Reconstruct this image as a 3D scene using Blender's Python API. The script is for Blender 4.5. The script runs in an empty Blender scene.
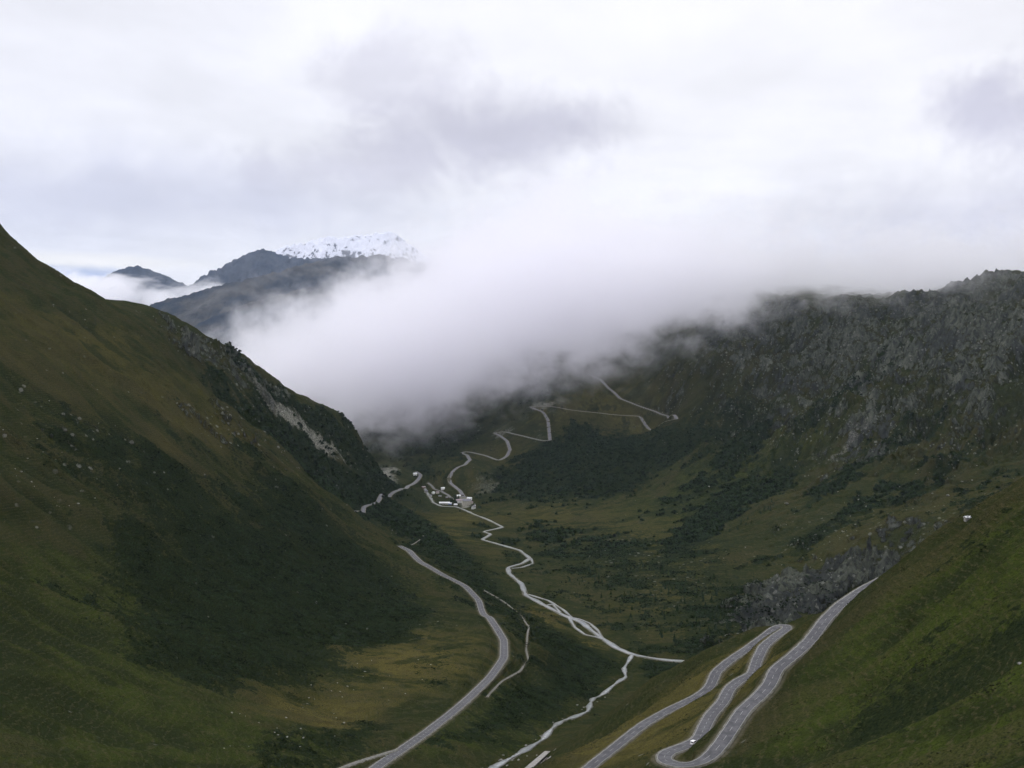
import bpy, math, random
import numpy as np
from mathutils import Vector

random.seed(7)
RNG = np.random.default_rng(11)
sc = bpy.context.scene
COL = sc.collection
R = math.radians

# ------------------------------------------------------------------ camera
CZ = 590.0                      # height of the lookout above the village meadow
F = 1050.0                      # focal length in pixels of a 1024 wide picture
PITCH = math.atan(41.0 / F)
cam = bpy.data.cameras.new('camera')
cam.sensor_width = 36.0
cam.lens = F / 1024.0 * 36.0
cam.clip_start = 0.5
cam.clip_end = 150000.0
camo = bpy.data.objects.new('camera', cam)
COL.objects.link(camo)
camo.location = (0, 0, CZ)
camo.rotation_euler = (R(90) - PITCH, 0, 0)
sc.camera = camo

# ------------------------------------------------------------------ render
sc.view_settings.view_transform = 'Standard'
sc.view_settings.look = 'None'
sc.view_settings.exposure = 0.0
sc.view_settings.gamma = 1.0
sc.view_settings.use_curve_mapping = False
sc.render.engine = 'CYCLES'
cy = sc.cycles
cy.use_denoising = True
cy.max_bounces = 22
cy.diffuse_bounces = 2
cy.glossy_bounces = 2
cy.transparent_max_bounces = 8
cy.volume_bounces = 14
cy.volume_step_rate = 1.0
cy.volume_max_steps = 256
cy.use_adaptive_sampling = True
cy.adaptive_threshold = 0.035
sc.render.use_persistent_data = False

SUN_EL, SUN_AZ = R(36), R(-62)     # azimuth clockwise from the view direction


def pix_dir(u, v):
    """unit direction in the world of a point of the photograph"""
    x = (u - 512.0) / F
    z = -(v - 384.0) / F
    cp, sp = math.cos(PITCH), math.sin(PITCH)
    d = Vector((x, cp + z * sp, z * cp - sp))
    return d.normalized()


# ------------------------------------------------------------------ node helper
class NT:
    def __init__(s, tree):
        s.t = tree
        s.n = tree.nodes
        s.l = tree.links

    def node(s, typ, **kw):
        n = s.n.new(typ)
        for k, v in kw.items():
            setattr(n, k, v)
        return n

    def put(s, sock, v):
        if isinstance(v, bpy.types.NodeSocket):
            s.l.new(v, sock)
        elif isinstance(v, (tuple, list)):
            if len(v) == 3 and len(sock.default_value) == 4:
                v = tuple(v) + (1.0,)
            sock.default_value = v
        elif v is not None:
            try:
                sock.default_value = v
            except TypeError:
                sock.default_value = (v, v, v)

    def m(s, op, a, b=None, c=None, clamp=False):
        n = s.node('ShaderNodeMath', operation=op, use_clamp=clamp)
        s.put(n.inputs[0], a)
        if b is not None: s.put(n.inputs[1], b)
        if c is not None: s.put(n.inputs[2], c)
        return n.outputs[0]

    def vm(s, op, a, b=None, out=0):
        n = s.node('ShaderNodeVectorMath', operation=op)
        s.put(n.inputs[0], a)
        if b is not None:
            if op == 'SCALE': s.put(n.inputs[3], b)
            else: s.put(n.inputs[1], b)
        return n.outputs[out]

    def ramp(s, x, lo, hi, a=0.0, b=1.0, smooth=True):
        n = s.node('ShaderNodeMapRange')
        n.interpolation_type = 'SMOOTHSTEP' if smooth else 'LINEAR'
        s.put(n.inputs[0], x); s.put(n.inputs[1], lo); s.put(n.inputs[2], hi)
        s.put(n.inputs[3], a); s.put(n.inputs[4], b)
        return n.outputs[0]

    def mix(s, f, a, b, blend='MIX'):
        n = s.node('ShaderNodeMix', data_type='RGBA', blend_type=blend)
        s.put(n.inputs[0], f); s.put(n.inputs[6], a); s.put(n.inputs[7], b)
        return n.outputs[2]

    def noise(s, vec, scale, detail=4.0, rough=0.55, dist=0.0, lac=2.0, out=0):
        n = s.node('ShaderNodeTexNoise')
        s.put(n.inputs['Vector'], vec)
        n.inputs['Scale'].default_value = scale
        n.inputs['Detail'].default_value = detail
        n.inputs['Roughness'].default_value = rough
        n.inputs['Distortion'].default_value = dist
        n.inputs['Lacunarity'].default_value = lac
        return n.outputs[out]

    def mapping(s, vec, loc=(0, 0, 0), rot=(0, 0, 0), scale=(1, 1, 1)):
        n = s.node('ShaderNodeMapping')
        s.put(n.inputs[0], vec)
        n.inputs[1].default_value = loc
        n.inputs[2].default_value = rot
        n.inputs[3].default_value = scale
        return n.outputs[0]

    def attr(s, name):
        return s.node('ShaderNodeAttribute', attribute_name=name).outputs['Fac']


def new_mat(name):
    mt = bpy.data.materials.new(name)
    mt.use_nodes = True
    mt.node_tree.nodes.clear()
    return mt, NT(mt.node_tree)


def finish(nt, color, rough=0.9, bump=None, bump_dist=1.0, bump_str=1.0, spec=0.2):
    b = nt.node('ShaderNodeBsdfPrincipled')
    nt.put(b.inputs['Base Color'], color)
    nt.put(b.inputs['Roughness'], rough)
    b.inputs['Specular IOR Level'].default_value = spec
    if bump is not None:
        bn = nt.node('ShaderNodeBump')
        bn.inputs['Strength'].default_value = bump_str
        bn.inputs['Distance'].default_value = bump_dist
        nt.put(bn.inputs['Height'], bump)
        nt.l.new(bn.outputs[0], b.inputs['Normal'])
    o = nt.node('ShaderNodeOutputMaterial')
    nt.l.new(b.outputs[0], o.inputs[0])
    return b


# ------------------------------------------------------------------ sky
def build_world():
    w = bpy.data.worlds.new('World')
    sc.world = w
    w.use_nodes = True
    w.node_tree.nodes.clear()
    nt = NT(w.node_tree)
    tc = nt.node('ShaderNodeTexCoord').outputs['Generated']
    d = nt.vm('NORMALIZE', tc)
    sep = nt.node('ShaderNodeSeparateXYZ')
    nt.l.new(d, sep.inputs[0])
    x, y, z = sep.outputs
    sky = nt.node('ShaderNodeTexSky', sky_type='NISHITA', sun_disc=False)
    sky.sun_elevation = SUN_EL
    sky.sun_rotation = SUN_AZ
    sky.altitude = 2300.0
    # a cloud deck seen in perspective: rows of cloud get closer towards the horizon
    den = nt.m('ADD', nt.m('MAXIMUM', z, 0.0), 0.16)
    cmb = nt.node('ShaderNodeCombineXYZ')
    nt.put(cmb.inputs[0], nt.m('DIVIDE', x, den))
    nt.put(cmb.inputs[1], nt.m('DIVIDE', y, den))
    p = cmb.outputs[0]
    n1 = nt.noise(p, 0.85, 6.0, 0.55, 0.35)
    n2 = nt.noise(nt.mapping(p, loc=(3.1, 7.7, 0)), 2.2, 6.0, 0.55, 0.2)
    n3 = nt.noise(nt.mapping(d, loc=(1.3, 0, 2)), 9.0, 6.0, 0.6, 0.3)
    # brightness grows to the right and up, where the deck is thinner
    side = nt.ramp(x, -0.45, 0.25)
    high = nt.ramp(z, 0.0, 0.28)
    base = nt.mix(side, (0.76, 0.765, 0.85), (0.93, 0.92, 0.97))
    base = nt.mix(nt.m('MULTIPLY', high, 0.55), base, (0.97, 0.97, 1.02))
    col = base
    # grey undersides of cloud heaps, each in its own direction of the sky

    def heap(u, v, su, sv, sharp, amount, tint, col):
        c = pix_dir(u, v)
        dx = nt.m('DIVIDE', nt.m('SUBTRACT', x, c.x), su / F)
        dz = nt.m('DIVIDE', nt.m('SUBTRACT', z, c.z), sv / F)
        r = nt.m('SQRT', nt.m('ADD', nt.m('MULTIPLY', dx, dx), nt.m('MULTIPLY', dz, dz)))
        r = nt.m('ADD', r, nt.m('MULTIPLY', nt.m('SUBTRACT', n3, 0.5), 2.6))
        f = nt.ramp(r, 1.0 + sharp, 1.0 - sharp)
        f = nt.m('MULTIPLY', f, amount)
        return nt.mix(f, col, tint)
    col = heap(90, 195, 260, 34, 0.95, 0.75, (0.56, 0.57, 0.70), col)
    col = heap(500, 135, 135, 40, 0.55, 0.95, (0.60, 0.59, 0.69), col)
    col = heap(390, 165, 110, 26, 0.6, 0.8, (0.62, 0.61, 0.71), col)
    col = heap(385, 80, 75, 34, 0.6, 0.6, (0.62, 0.61, 0.71), col)
    col = heap(990, 120, 55, 40, 0.5, 0.95, (0.62, 0.61, 0.72), col)
    col = heap(960, 235, 140, 55, 0.9, 0.8, (0.58, 0.57, 0.68), col)
    col = heap(600, 238, 50, 10, 0.6, 0.7, (0.52, 0.54, 0.72), col)
    col = heap(70, 262, 110, 7, 0.7, 0.55, (0.92, 0.89, 0.86), col)
    col = heap(60, 277, 75, 8, 0.6, 0.75, (0.27, 0.36, 0.62), col)
    mott = nt.ramp(n1, 0.3, 0.7, 1.0, 1.17)
    mott2 = nt.ramp(n2, 0.3, 0.7, 0.96, 1.04)
    col = nt.vm('SCALE', col, nt.m('MULTIPLY', mott, mott2))
    # overhead the deck is brightened to light the cloud bank and ground
    over = nt.ramp(z, 0.3, 0.9, 1.0, 2.0)
    col = nt.vm('SCALE', col, over)
    cloud = nt.vm('SCALE', col, 10.0)
    final = nt.mix(0.06, cloud, sky.outputs[0])
    bg = nt.node('ShaderNodeBackground')
    nt.put(bg.inputs[0], final)
    bg.inputs[1].default_value = 0.1
    o = nt.node('ShaderNodeOutputWorld')
    nt.l.new(bg.outputs[0], o.inputs[0])
    w.cycles.sampling_method = 'MANUAL'
    w.cycles.sample_map_resolution = 512


build_world()
sl = bpy.data.lights.new('sun', 'SUN')
sl.energy = 0.9
sl.angle = R(14)
sl.color = (1.0, 0.98, 0.95)
slo = bpy.data.objects.new('sun', sl)
COL.objects.link(slo)
sd = Vector((math.sin(SUN_AZ) * math.cos(SUN_EL), math.cos(SUN_AZ) * math.cos(SUN_EL), math.sin(SUN_EL)))
slo.rotation_euler = sd.to_track_quat('Z', 'Y').to_euler()

# ------------------------------------------------------------------ numeric noise
_perm = RNG.permutation(512).astype(np.int32)
_ga = RNG.random(512) * 2 * np.pi
_gx, _gy = np.cos(_ga).astype(np.float32), np.sin(_ga).astype(np.float32)


def perlin(x, y):
    xi = np.floor(x).astype(np.int32); yi = np.floor(y).astype(np.int32)
    xf = (x - xi).astype(np.float32); yf = (y - yi).astype(np.float32)
    u = xf * xf * xf * (xf * (xf * 6 - 15) + 10)
    v = yf * yf * yf * (yf * (yf * 6 - 15) + 10)

    def g(ix, iy, dx, dy):
        h = _perm[(_perm[ix & 511] + iy) & 511]
        return _gx[h] * dx + _gy[h] * dy
    a = g(xi, yi, xf, yf); b = g(xi + 1, yi, xf - 1, yf)
    c = g(xi, yi + 1, xf, yf - 1); d = g(xi + 1, yi + 1, xf - 1, yf - 1)
    ab = a + u * (b - a); cd = c + u * (d - c)
    return (ab + v * (cd - ab)) * 1.5


def fbm(x, y, wave, octs, gain=0.5, ridged=False):
    t = np.zeros(x.shape, np.float32); a = 1.0; f = 1.0 / wave; s = 0
    for i in range(octs):
        n = perlin(x * f + 17.3 * i, y * f - 9.1 * i)
        if ridged: n = 1 - 2 * np.abs(n)
        t += a * n; s += a
        a *= gain; f *= 2.03
    return t / s


def sstep(x, a, b):
    t = np.clip((x - a) / (b - a), 0, 1)
    return t * t * (3 - 2 * t)


# ------------------------------------------------------------------ the lie of the land
def P(u, v, D=None, z=None):
    """a point of the land seen at (u, v): give its forward distance or its height"""
    d = pix_dir(u, v)
    k = (z - CZ) / d.z if z is not None else D / d.y
    return (d.x * k, d.y * k, CZ + d.z * k)


def _by_height(seq):
    """(u, v, height or None): missing heights run evenly between the given ones"""
    k = [i for i, p in enumerate(seq) if p[2] is not None]
    zs = np.interp(range(len(seq)), k, [seq[i][2] for i in k])
    return [P(p[0], p[1], z=float(z)) for p, z in zip(seq, zs)]


# the hairpin road on the near slope, from the far bend down to the lower edge of the picture
HAIRPIN = _by_height([(884, 578, 425), (865, 588, 420), (841, 604, None), (826, 619, None), (810, 641, None), (791, 658, 407), (776, 669, None), (770, 685, None), (759, 697, None),
                      (744, 709, 396), (732, 728, None), (721, 744, None), (711, 757, 387), (697, 765, None), (678, 766, None), (662, 760, 379), (667, 752, None), (681, 748, None), (699, 740, 372),
                      (705, 726, None), (711, 715, None), (723, 702, 364), (730, 688, None), (740, 680, None), (753, 674, None), (757, 660, 358), (764, 646, None), (776, 636, None), (788, 628, 353),
                      (785, 624.5, 351.5), (776, 627, 350.5), (765, 636, None), (747, 649, 345), (729, 661, None), (716, 672, None), (710, 688, 335), (697, 697, None), (669, 710, None), (644, 724, None), (619, 744, None), (591, 766, 313), (568, 786, 308)])
CP = []
for a in [  # left mountainside (seen points: u, v, forward distance)
    (-60, 175, 2500), (0, 226, 2500), (38, 262, 2400), (75, 290, 2320), (150, 335, 2400), (205, 392, 2450), (262, 442, 2500),
    (335, 504, 2600), (0, 768, 666), (0, 600, 950), (0, 450, 1350), (0, 330, 1850), (120, 768, 730), (240, 768, 830),
    (100, 600, 1150), (200, 650, 1150), (200, 560, 1500), (100, 450, 1650), (200, 470, 1950), (300, 560, 1850), (350, 640, 1500),
    (330, 700, 1180), (420, 640, 1620), (380, 590, 2000),
    # its far shoulder
    (95, 298, 2900), (150, 306, 3050), (230, 356, 3250), (268, 380, 3350), (310, 404, 3500), (345, 428, 3620), (360, 446, 3720), (374, 466, 3800),
    (250, 402, 3000), (345, 455, 3450), (300, 472, 3050), (330, 490, 3060), (180, 345, 2850), (380, 490, 3500),
    # near right slope
    (1024, 490, 620), (1090, 440, 600), (940, 535, 680), (1024, 768, 250), (900, 768, 330), (800, 768, 400), (1024, 620, 420), (900, 660, 520),
    (850, 700, 520),
        (568, 742, 930), (720, 648, 980), (692, 661, 1060), (660, 674, 1150), (610, 715, 1150), (585, 735, 1040), (547, 768, 860),
    # rhone headwall
    (388, 469, 4250), (400, 445, 4700), (430, 432, 4900), (440, 400, 5050), (440, 350, 5350), (380, 400, 5400), (300, 350, 6000), (520, 350, 5700),
    (490, 430, 4750), (500, 462, 4350), (460, 465, 4250), (550, 440, 4500), (548, 408, 4800), (600, 378, 5200), (670, 418, 4650),
    (550, 472, 4100), (620, 450, 4150), (640, 490, 3750), (520, 440, 4550),
    # right mountain
    (700, 500, 3450), (750, 470, 3600), (800, 430, 3700), (900, 400, 3600), (1000, 380, 3450), (1024, 287, 4000), (950, 300, 4250), (900, 314, 4400),
    (862, 311, 4500), (820, 316, 4650), (780, 310, 4850), (750, 333, 4750), (700, 370, 4600), (650, 380, 4950), (650, 345, 5300), (720, 420, 4200),
    (720, 330, 5100), (800, 360, 4300), (900, 350, 4000), (1000, 320, 3850),
    (800, 500, 3000), (900, 490, 2900), (1000, 470, 2800), (850, 560, 2480), (920, 525, 2500), (870, 580, 2330), (1040, 450, 2950), (720, 530, 2950),
]:
    CP.append(P(a[0], a[1], D=a[2]))
for a in [  # valley floor and stream beds (seen points: u, v, height)
    (430, 490, 12), (450, 512, 6), (480, 500, 10), (480, 512, 6), (490, 538, 8), (520, 530, 8), (525, 560, 10), (560, 590, 12), (600, 560, 16), (600, 625, 15),
    (640, 600, 20), (640, 655, 18), (680, 660, 22), (720, 640, 26), (780, 615, 34), (545, 590, 12), (560, 510, 16), (620, 540, 26), (680, 580, 26),
    (492, 768, 175), (521, 752, 163), (543, 739, 145), (563, 720, 110), (590, 700, 70), (611, 687, 45), (622, 672, 28), (420, 520, 35), (450, 540, 24), (500, 590, 30), (540, 620, 30), (590, 665, 40),
    # the road and track on the left
    (380, 768, 205), (440, 718, 175), (488, 682, 150), (508, 650, 133), (492, 618, 118), (455, 578, 100), (400, 546, 84), (350, 515, 74), (385, 496, 62), (415, 482, 40),
    (530, 650, 95), (480, 722, 168), (520, 715, 140), (460, 750, 185), (560, 680, 60), (430, 750, 190),
]:
    CP.append(P(a[0], a[1], z=a[2]))
CP += HAIRPIN[1:-1:2]
CP += [  # hidden ground
    (0, 0, 583), (0, 60, 545), (-150, 100, 470), (0, 300, 425), (0, 600, 322), (-200, 400, 350), (150, 0, 640), (60, 120, 535), (-400, 150, 420), (-600, 400, 500),
    (-1000, 800, 760), (0, -300, 600), (300, -300, 760), (-500, -300, 560), (-1000, -300, 800),
    (310, 900, 355), (370, 860, 400), (450, 1100, 285), (520, 1400, 160), (450, 1700, 45), (700, 1800, 60), (700, 800, 570), (900, 1100, 520), (900, 1500, 300), (1200, 1900, 170), (1500, 2400, 240),
    (1400, 1300, 720), (700, 300, 760), (2000, 3000, 560), (2300, 3900, 900), (1100, 2100, 90), (2600, 2400, 500),
    (-1600, 2600, 880), (-2200, 2200, 1150), (-1600, 3300, 640), (-1300, 3600, 420), (-1000, 3900, 200), (-1400, 4400, 30), (-700, 4300, 40), (-2400, 5200, 60), (-1300, 5300, 120),
    (-2000, 6500, 420), (-2600, 3800, 500), (-1900, 1500, 1150), (-3200, 6500, 300),
    (-800, 6500, 700), (0, 6800, 900), (800, 6500, 1000), (1300, 5800, 820), (2000, 5300, 800), (3000, 5000, 900), (0, 8500, 900), (-3000, 8500, 300), (3500, 8500, 900), (3500, 3500, 900),
    (3000, 800, 900), (-3000, 800, 1300), (-500, 3350, 110),
    (-660, 2760, 300), (-480, 2790, 125), (-800, 2690, 440),
]
CP = np.array(CP, float)
_S = 1000.0
_c2 = 0.09 ** 2



def _kern(ax, ay, bx, by):
    return -np.sqrt((ax[:, None] - bx[None]) ** 2 + (ay[:, None] - by[None]) ** 2 + _c2)


def _fit():
    x, y, z = CP[:, 0] / _S, CP[:, 1] / _S, CP[:, 2]
    n = len(x)
    A = np.zeros((n + 3, n + 3))
    A[:n, :n] = _kern(x, y, x, y) + np.eye(n) * 0.0006
    A[:n, n] = A[n, :n] = 1
    A[:n, n + 1] = A[n + 1, :n] = x
    A[:n, n + 2] = A[n + 2, :n] = y
    return np.linalg.solve(A, np.concatenate([z, [0, 0, 0]]))


_W = _fit()


def base_h(x, y):
    sh = x.shape
    x = x.ravel() / _S; y = y.ravel() / _S
    out = np.empty(len(x), float)
    n = len(CP)
    cx, cyy = CP[:, 0] / _S, CP[:, 1] / _S
    for i in range(0, len(x), 20000):
        K = _kern(x[i:i + 20000], y[i:i + 20000], cx, cyy)
        out[i:i + 20000] = K @ _W[:n] + _W[n] + _W[n + 1] * x[i:i + 20000] + _W[n + 2] * y[i:i + 20000]
    return out.reshape(sh)


# polar grid round the lookout, finer where the ground is nearer
az_in = np.linspace(R(-28.5), R(28.5), 1180)
az = np.concatenate([np.linspace(R(-80), R(-28.8), 90), az_in, np.linspace(R(28.8), R(80), 90)])
rr = np.concatenate([np.geomspace(4, 180, 40)[:-1], np.geomspace(180, 1500, 520)[:-1], np.geomspace(1500, 5300, 860)[:-1], np.geomspace(5300, 7600, 60)])
NA, NR = len(az), len(rr)
# coarse fit first, then interpolate
ci = np.linspace(0, NA - 1, 260); ri = np.linspace(0, NR - 1, 260)
caz = np.interp(ci, np.arange(NA), az); crr = np.interp(ri, np.arange(NR), rr)
CX = crr[:, None] * np.sin(caz)[None]; CY = crr[:, None] * np.cos(caz)[None]
CH = base_h(CX, CY)


def up2(M, r_idx, a_idx):
    r0 = np.clip(r_idx.astype(int), 0, M.shape[0] - 2); a0 = np.clip(a_idx.astype(int), 0, M.shape[1] - 2)
    fr = r_idx - r0; fa = a_idx - a0
    return (M[r0, a0] * (1 - fr) * (1 - fa) + M[r0 + 1, a0] * fr * (1 - fa) + M[r0, a0 + 1] * (1 - fr) * fa + M[r0 + 1, a0 + 1] * fr * fa)


_ra = np.interp(np.arange(NR), ri, np.arange(260.0)); _aa = np.interp(np.arange(NA), ci, np.arange(260.0))
RI, AI = np.meshgrid(_ra, _aa, indexing='ij')
HB = up2(CH, RI, AI)                       # smooth land
GX = rr[:, None] * np.sin(az)[None]
GY = rr[:, None] * np.cos(az)[None]
del RI, AI


def grid_idx(x, y):
    r = np.hypot(x, y); a = np.arctan2(x, y)
    return np.interp(r, rr, np.arange(NR)), np.interp(a, az, np.arange(NA))


def hsample(H, x, y):
    r, a = grid_idx(np.asarray(x, float), np.asarray(y, float))
    return up2(H, r, a)


def hit(H, u, v, dmin=0.0, dmax=1e9):
    """where the sight line through (u, v) meets the land"""
    d = pix_dir(u, v)
    hor = math.hypot(d.x, d.y)
    s = np.geomspace(150, 7500, 4000)
    X, Y, Z = d.x * s, d.y * s, CZ + d.z * s
    hh = hsample(H, X, Y)
    ok = np.where((hh >= Z) & (Y > dmin) & (Y < dmax))[0]
    if len(ok) == 0:
        return None
    i = ok[0]
    return np.array([X[i], Y[i], hh[i]])


# ------------------------------------------------------------------ zones of ground cover (world space)
def slope_dir(H):
    dr = np.gradient(H, axis=0) / np.gradient(rr)[:, None]
    da = np.gradient(H, axis=1) / np.gradient(az)[None] / rr[:, None]
    gx = dr * np.sin(az)[None] + da * np.cos(az)[None]
    gy = dr * np.cos(az)[None] - da * np.sin(az)[None]
    return gx.astype(np.float32), gy.astype(np.float32)


gx_, gy_ = slope_dir(HB)
SL = np.hypot(gx_, gy_)                                 # steepness of the smooth land
ux, uy = gx_ / (SL + 1e-4), gy_ / (SL + 1e-4)
X32, Y32 = GX.astype(np.float32), GY.astype(np.float32)

# noise drawn out down the slopes: one field per main fall direction, blended by the real one
def streak(wave, stretch, octs, ridged=False, gain=0.55):
    out = np.zeros(X32.shape, np.float32); tw = np.zeros(X32.shape, np.float32)
    for k, (dx, dy) in enumerate([(math.cos(R(a_)), math.sin(R(a_))) for a_ in range(0, 360, 45)]):
        w = np.clip(-(ux * dx + uy * dy), 0, 1) ** 12 + 1e-5
        a = (X32 * dx + Y32 * dy) / stretch + k * 911
        b = -X32 * dy + Y32 * dx
        out += w * fbm(a, b, wave, octs, gain, ridged); tw += w
    return out / tw


ST_BIG = streak(260, 3.0, 4, True)
ST_MID = streak(60, 3.0, 4, False)
ST_LONG = streak(150, 6.0, 5, True, 0.6)
ST_FINE = streak(16, 2.5, 4, False)
N_BIG = fbm(X32, Y32, 420, 5)
N_MID = fbm(X32 + 500, Y32, 90, 5)
N_FINE = fbm(X32, Y32 + 300, 22, 4, 0.6)
N_TINY = fbm(X32, Y32 + 900, 7, 3, 0.65)
ST_BIG -= float(ST_BIG.mean()); ST_LONG -= float(ST_LONG.mean()); N_BIG -= float(N_BIG.mean())
N_RIDGE = fbm(X32 + 50, Y32 - 50, 140, 6, 0.55, True)


def zone(pts, warp=1.0, dmin=0, dmax=1e9, soft=0.9):
    """1 inside the outline laid on the land, ragged at its rim"""
    W3 = [hit(HB, u, v, dmin, dmax) for u, v in pts]
    W3 = np.array([w for w in W3 if w is not None])
    px, py = W3[:, 0], W3[:, 1]
    dist = np.hypot(px.mean(), py.mean())
    wa = warp * dist * 0.016
    pad = wa * 3 + 10
    r0, a0 = [], []
    rad = np.hypot(px, py); ang = np.arctan2(px, py)
    i0, i1 = np.searchsorted(rr, [rad.min() - pad, rad.max() + pad])
    j0, j1 = np.searchsorted(az, [ang.min() - pad / rad.min(), ang.max() + pad / rad.min()])
    out = np.zeros(X32.shape, np.float32)
    s = (slice(i0, i1), slice(j0, j1))
    acc = 0
    for t in (-1.4, -1, -0.6, -0.2, 0.2, 0.6, 1, 1.4):
        x = X32[s] + (N_MID[s] * 2.2 + N_FINE[s] * 1.3) * wa + t * wa * soft
        y = Y32[s] + (ST_MID[s] * 2.2 + N_FINE[s] * 1.3) * wa * 1.6 + t * wa * soft
        ins = np.zeros(x.shape, bool)
        n = len(px)
        for i in range(n):
            x1, y1, x2, y2 = px[i], py[i], px[(i + 1) % n], py[(i + 1) % n]
            if y1 == y2: continue
            c = (y1 > y) != (y2 > y)
            ins ^= c & (x < (x2 - x1) * (y - y1) / (y2 - y1) + x1)
        acc = acc + ins * 0.125
    out[s] = acc
    return out


SHRUB = np.zeros(X32.shape, np.float32)
ROCK = SHRUB.copy(); GOLD = SHRUB.copy(); SCREE = SHRUB.copy(); LUSH = SHRUB.copy()


def paint(M, amt, pts, **k):
    np.maximum(M, zone(pts, **k) * amt, out=M)


# alder scrub and dark forest
paint(SHRUB, 0.95, [(95, 590), (170, 500), (250, 500), (330, 520), (400, 575), (445, 610), (420, 635), (350, 650), (290, 690), (200, 695), (140, 650)], warp=1.6)
paint(SHRUB, 0.7, [(40, 430), (110, 420), (180, 460), (240, 480), (250, 520), (160, 540), (90, 500)], warp=2.0)
paint(SHRUB, 0.75, [(255, 455), (300, 485), (360, 530), (400, 560), (420, 600), (330, 560), (260, 520), (220, 470)], warp=1.5)
paint(SHRUB, 0.9, [(200, 378), (240, 398), (300, 440), (345, 465), (395, 490), (400, 515), (350, 540), (310, 510), (270, 455), (235, 415)], dmin=2600)
paint(SHRUB, 0.95, [(215, 355), (270, 385), (345, 430), (380, 470), (410, 500), (380, 495), (340, 448), (265, 402)], dmin=2600)
paint(SHRUB, 0.95, [(395, 500), (430, 520), (470, 550), (520, 600), (560, 630), (625, 665), (600, 690), (575, 700), (540, 650), (500, 610), (440, 575), (410, 545), (380, 520)], warp=0.8)
paint(SHRUB, 0.85, [(425, 652), (445, 645), (455, 668), (440, 695), (424, 680)], warp=1.4)
paint(SHRUB, 0.85, [(290, 742), (330, 722), (390, 705), (400, 722), (370, 745), (330, 768), (280, 768)], warp=1.4)
paint(SHRUB, 0.9, [(520, 690), (560, 660), (600, 680), (575, 705), (540, 730), (480, 748), (430, 752), (470, 718)], warp=1.4)
paint(SHRUB, 0.9, [(480, 485), (500, 470), (540, 445), (600, 425), (660, 428), (700, 418), (775, 398), (770, 420), (700, 455), (650, 480), (600, 500), (545, 508), (500, 500)], warp=1.2)
paint(SHRUB, 1.0, [(690, 490), (720, 450), (775, 408), (782, 420), (745, 465), (705, 490), (680, 500)], warp=0.7)
paint(SHRUB, 1.0, [(650, 552), (670, 530), (730, 495), (795, 462), (800, 475), (750, 510), (690, 545), (655, 560)], warp=0.7)
paint(SHRUB, 0.75, [(600, 555), (660, 560), (720, 565), (760, 590), (740, 640), (680, 640), (620, 600)], warp=2.2)
paint(SHRUB, 0.66, [(505, 522), (600, 515), (700, 540), (770, 590), (745, 645), (650, 636), (590, 606), (550, 578), (520, 555)], warp=2.5)
paint(ROCK, 0.42, [(540, 535), (640, 530), (720, 560), (740, 600), (720, 640), (650, 630), (590, 600)], warp=2.5)
paint(SHRUB, 0.7, [(500, 525), (560, 525), (600, 545), (590, 565), (530, 545)], warp=2.0)
paint(SHRUB, 0.8, [(535, 565), (560, 575), (610, 600), (650, 640), (600, 620), (545, 590)], warp=1.5)
paint(SHRUB, 0.7, [(700, 620), (760, 600), (820, 590), (860, 580), (800, 620), (740, 645), (700, 645)], warp=2)
paint(SHRUB, 0.9, [(360, 415), (440, 425), (520, 400), (540, 410), (480, 430), (470, 450), (450, 480), (420, 475), (390, 460), (370, 450)], warp=1.5, dmin=3900)
paint(SHRUB, 0.8, [(590, 395), (560, 375), (530, 385), (500, 410), (520, 412), (560, 400)], warp=1.2)
paint(SHRUB, 0.85, [(800, 500), (840, 470), (900, 430), (960, 395), (965, 405), (900, 450), (850, 485), (810, 510)], warp=1.0)
paint(SHRUB, 0.8, [(560, 480), (640, 440), (700, 425), (690, 440), (640, 465), (590, 495)], warp=1.0)
paint(SHRUB, 0.8, [(780, 430), (850, 385), (905, 350), (910, 362), (850, 405), (790, 445)], warp=1.0)
paint(SHRUB, 0.5, [(815, 768), (870, 705), (950, 640), (1045, 585), (1045, 640), (980, 690), (900, 745), (870, 768)], warp=1.6)
paint(SHRUB, 0.5, [(900, 600), (960, 540), (1040, 500), (1040, 530), (960, 590), (910, 630)], warp=1.6)
for _b in [[(672, 520), (730, 478), (800, 430), (808, 440), (745, 485), (690, 528)], [(760, 560), (830, 520), (900, 480), (905, 490), (840, 530), (775, 570)],
           [(880, 500), (940, 460), (1000, 425), (1005, 437), (950, 470), (895, 510)], [(640, 515), (680, 490), (690, 497), (655, 522)], [(930, 520), (985, 480), (1024, 462), (1024, 476), (980, 500)],
           [(600, 530), (660, 540), (720, 535), (700, 552), (640, 556)]]:
    paint(SHRUB, 0.75, _b, warp=1.3)
# rock
paint(ROCK, 0.46, [(640, 350), (700, 325), (780, 300), (870, 298), (950, 288), (1060, 276), (1060, 400), (960, 420), (880, 395), (800, 400), (740, 400), (690, 380)], warp=2.0)
paint(ROCK, 0.60, [(880, 400), (960, 400), (1010, 430), (1040, 450), (960, 440), (890, 430), (860, 460), (820, 480), (830, 450)], warp=2.0)
paint(ROCK, 0.95, [(735, 605), (780, 575), (850, 556), (900, 550), (905, 572), (860, 590), (810, 615), (760, 632), (720, 630)], warp=1.2)
paint(ROCK, 0.55, [(740, 540), (800, 520), (900, 515), (960, 510), (940, 540), (860, 550), (780, 560)], warp=2.0)
paint(ROCK, 0.42, [(700, 410), (760, 370), (860, 370), (900, 400), (820, 430), (760, 440)], warp=2.0)
paint(ROCK, 0.55, [(130, 306), (230, 360), (300, 402), (340, 428), (290, 408), (230, 385), (170, 345)], dmin=2600, warp=1.2)
paint(ROCK, 0.5, [(0, 395), (60, 395), (110, 440), (80, 460), (0, 430)], warp=2.0)
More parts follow.
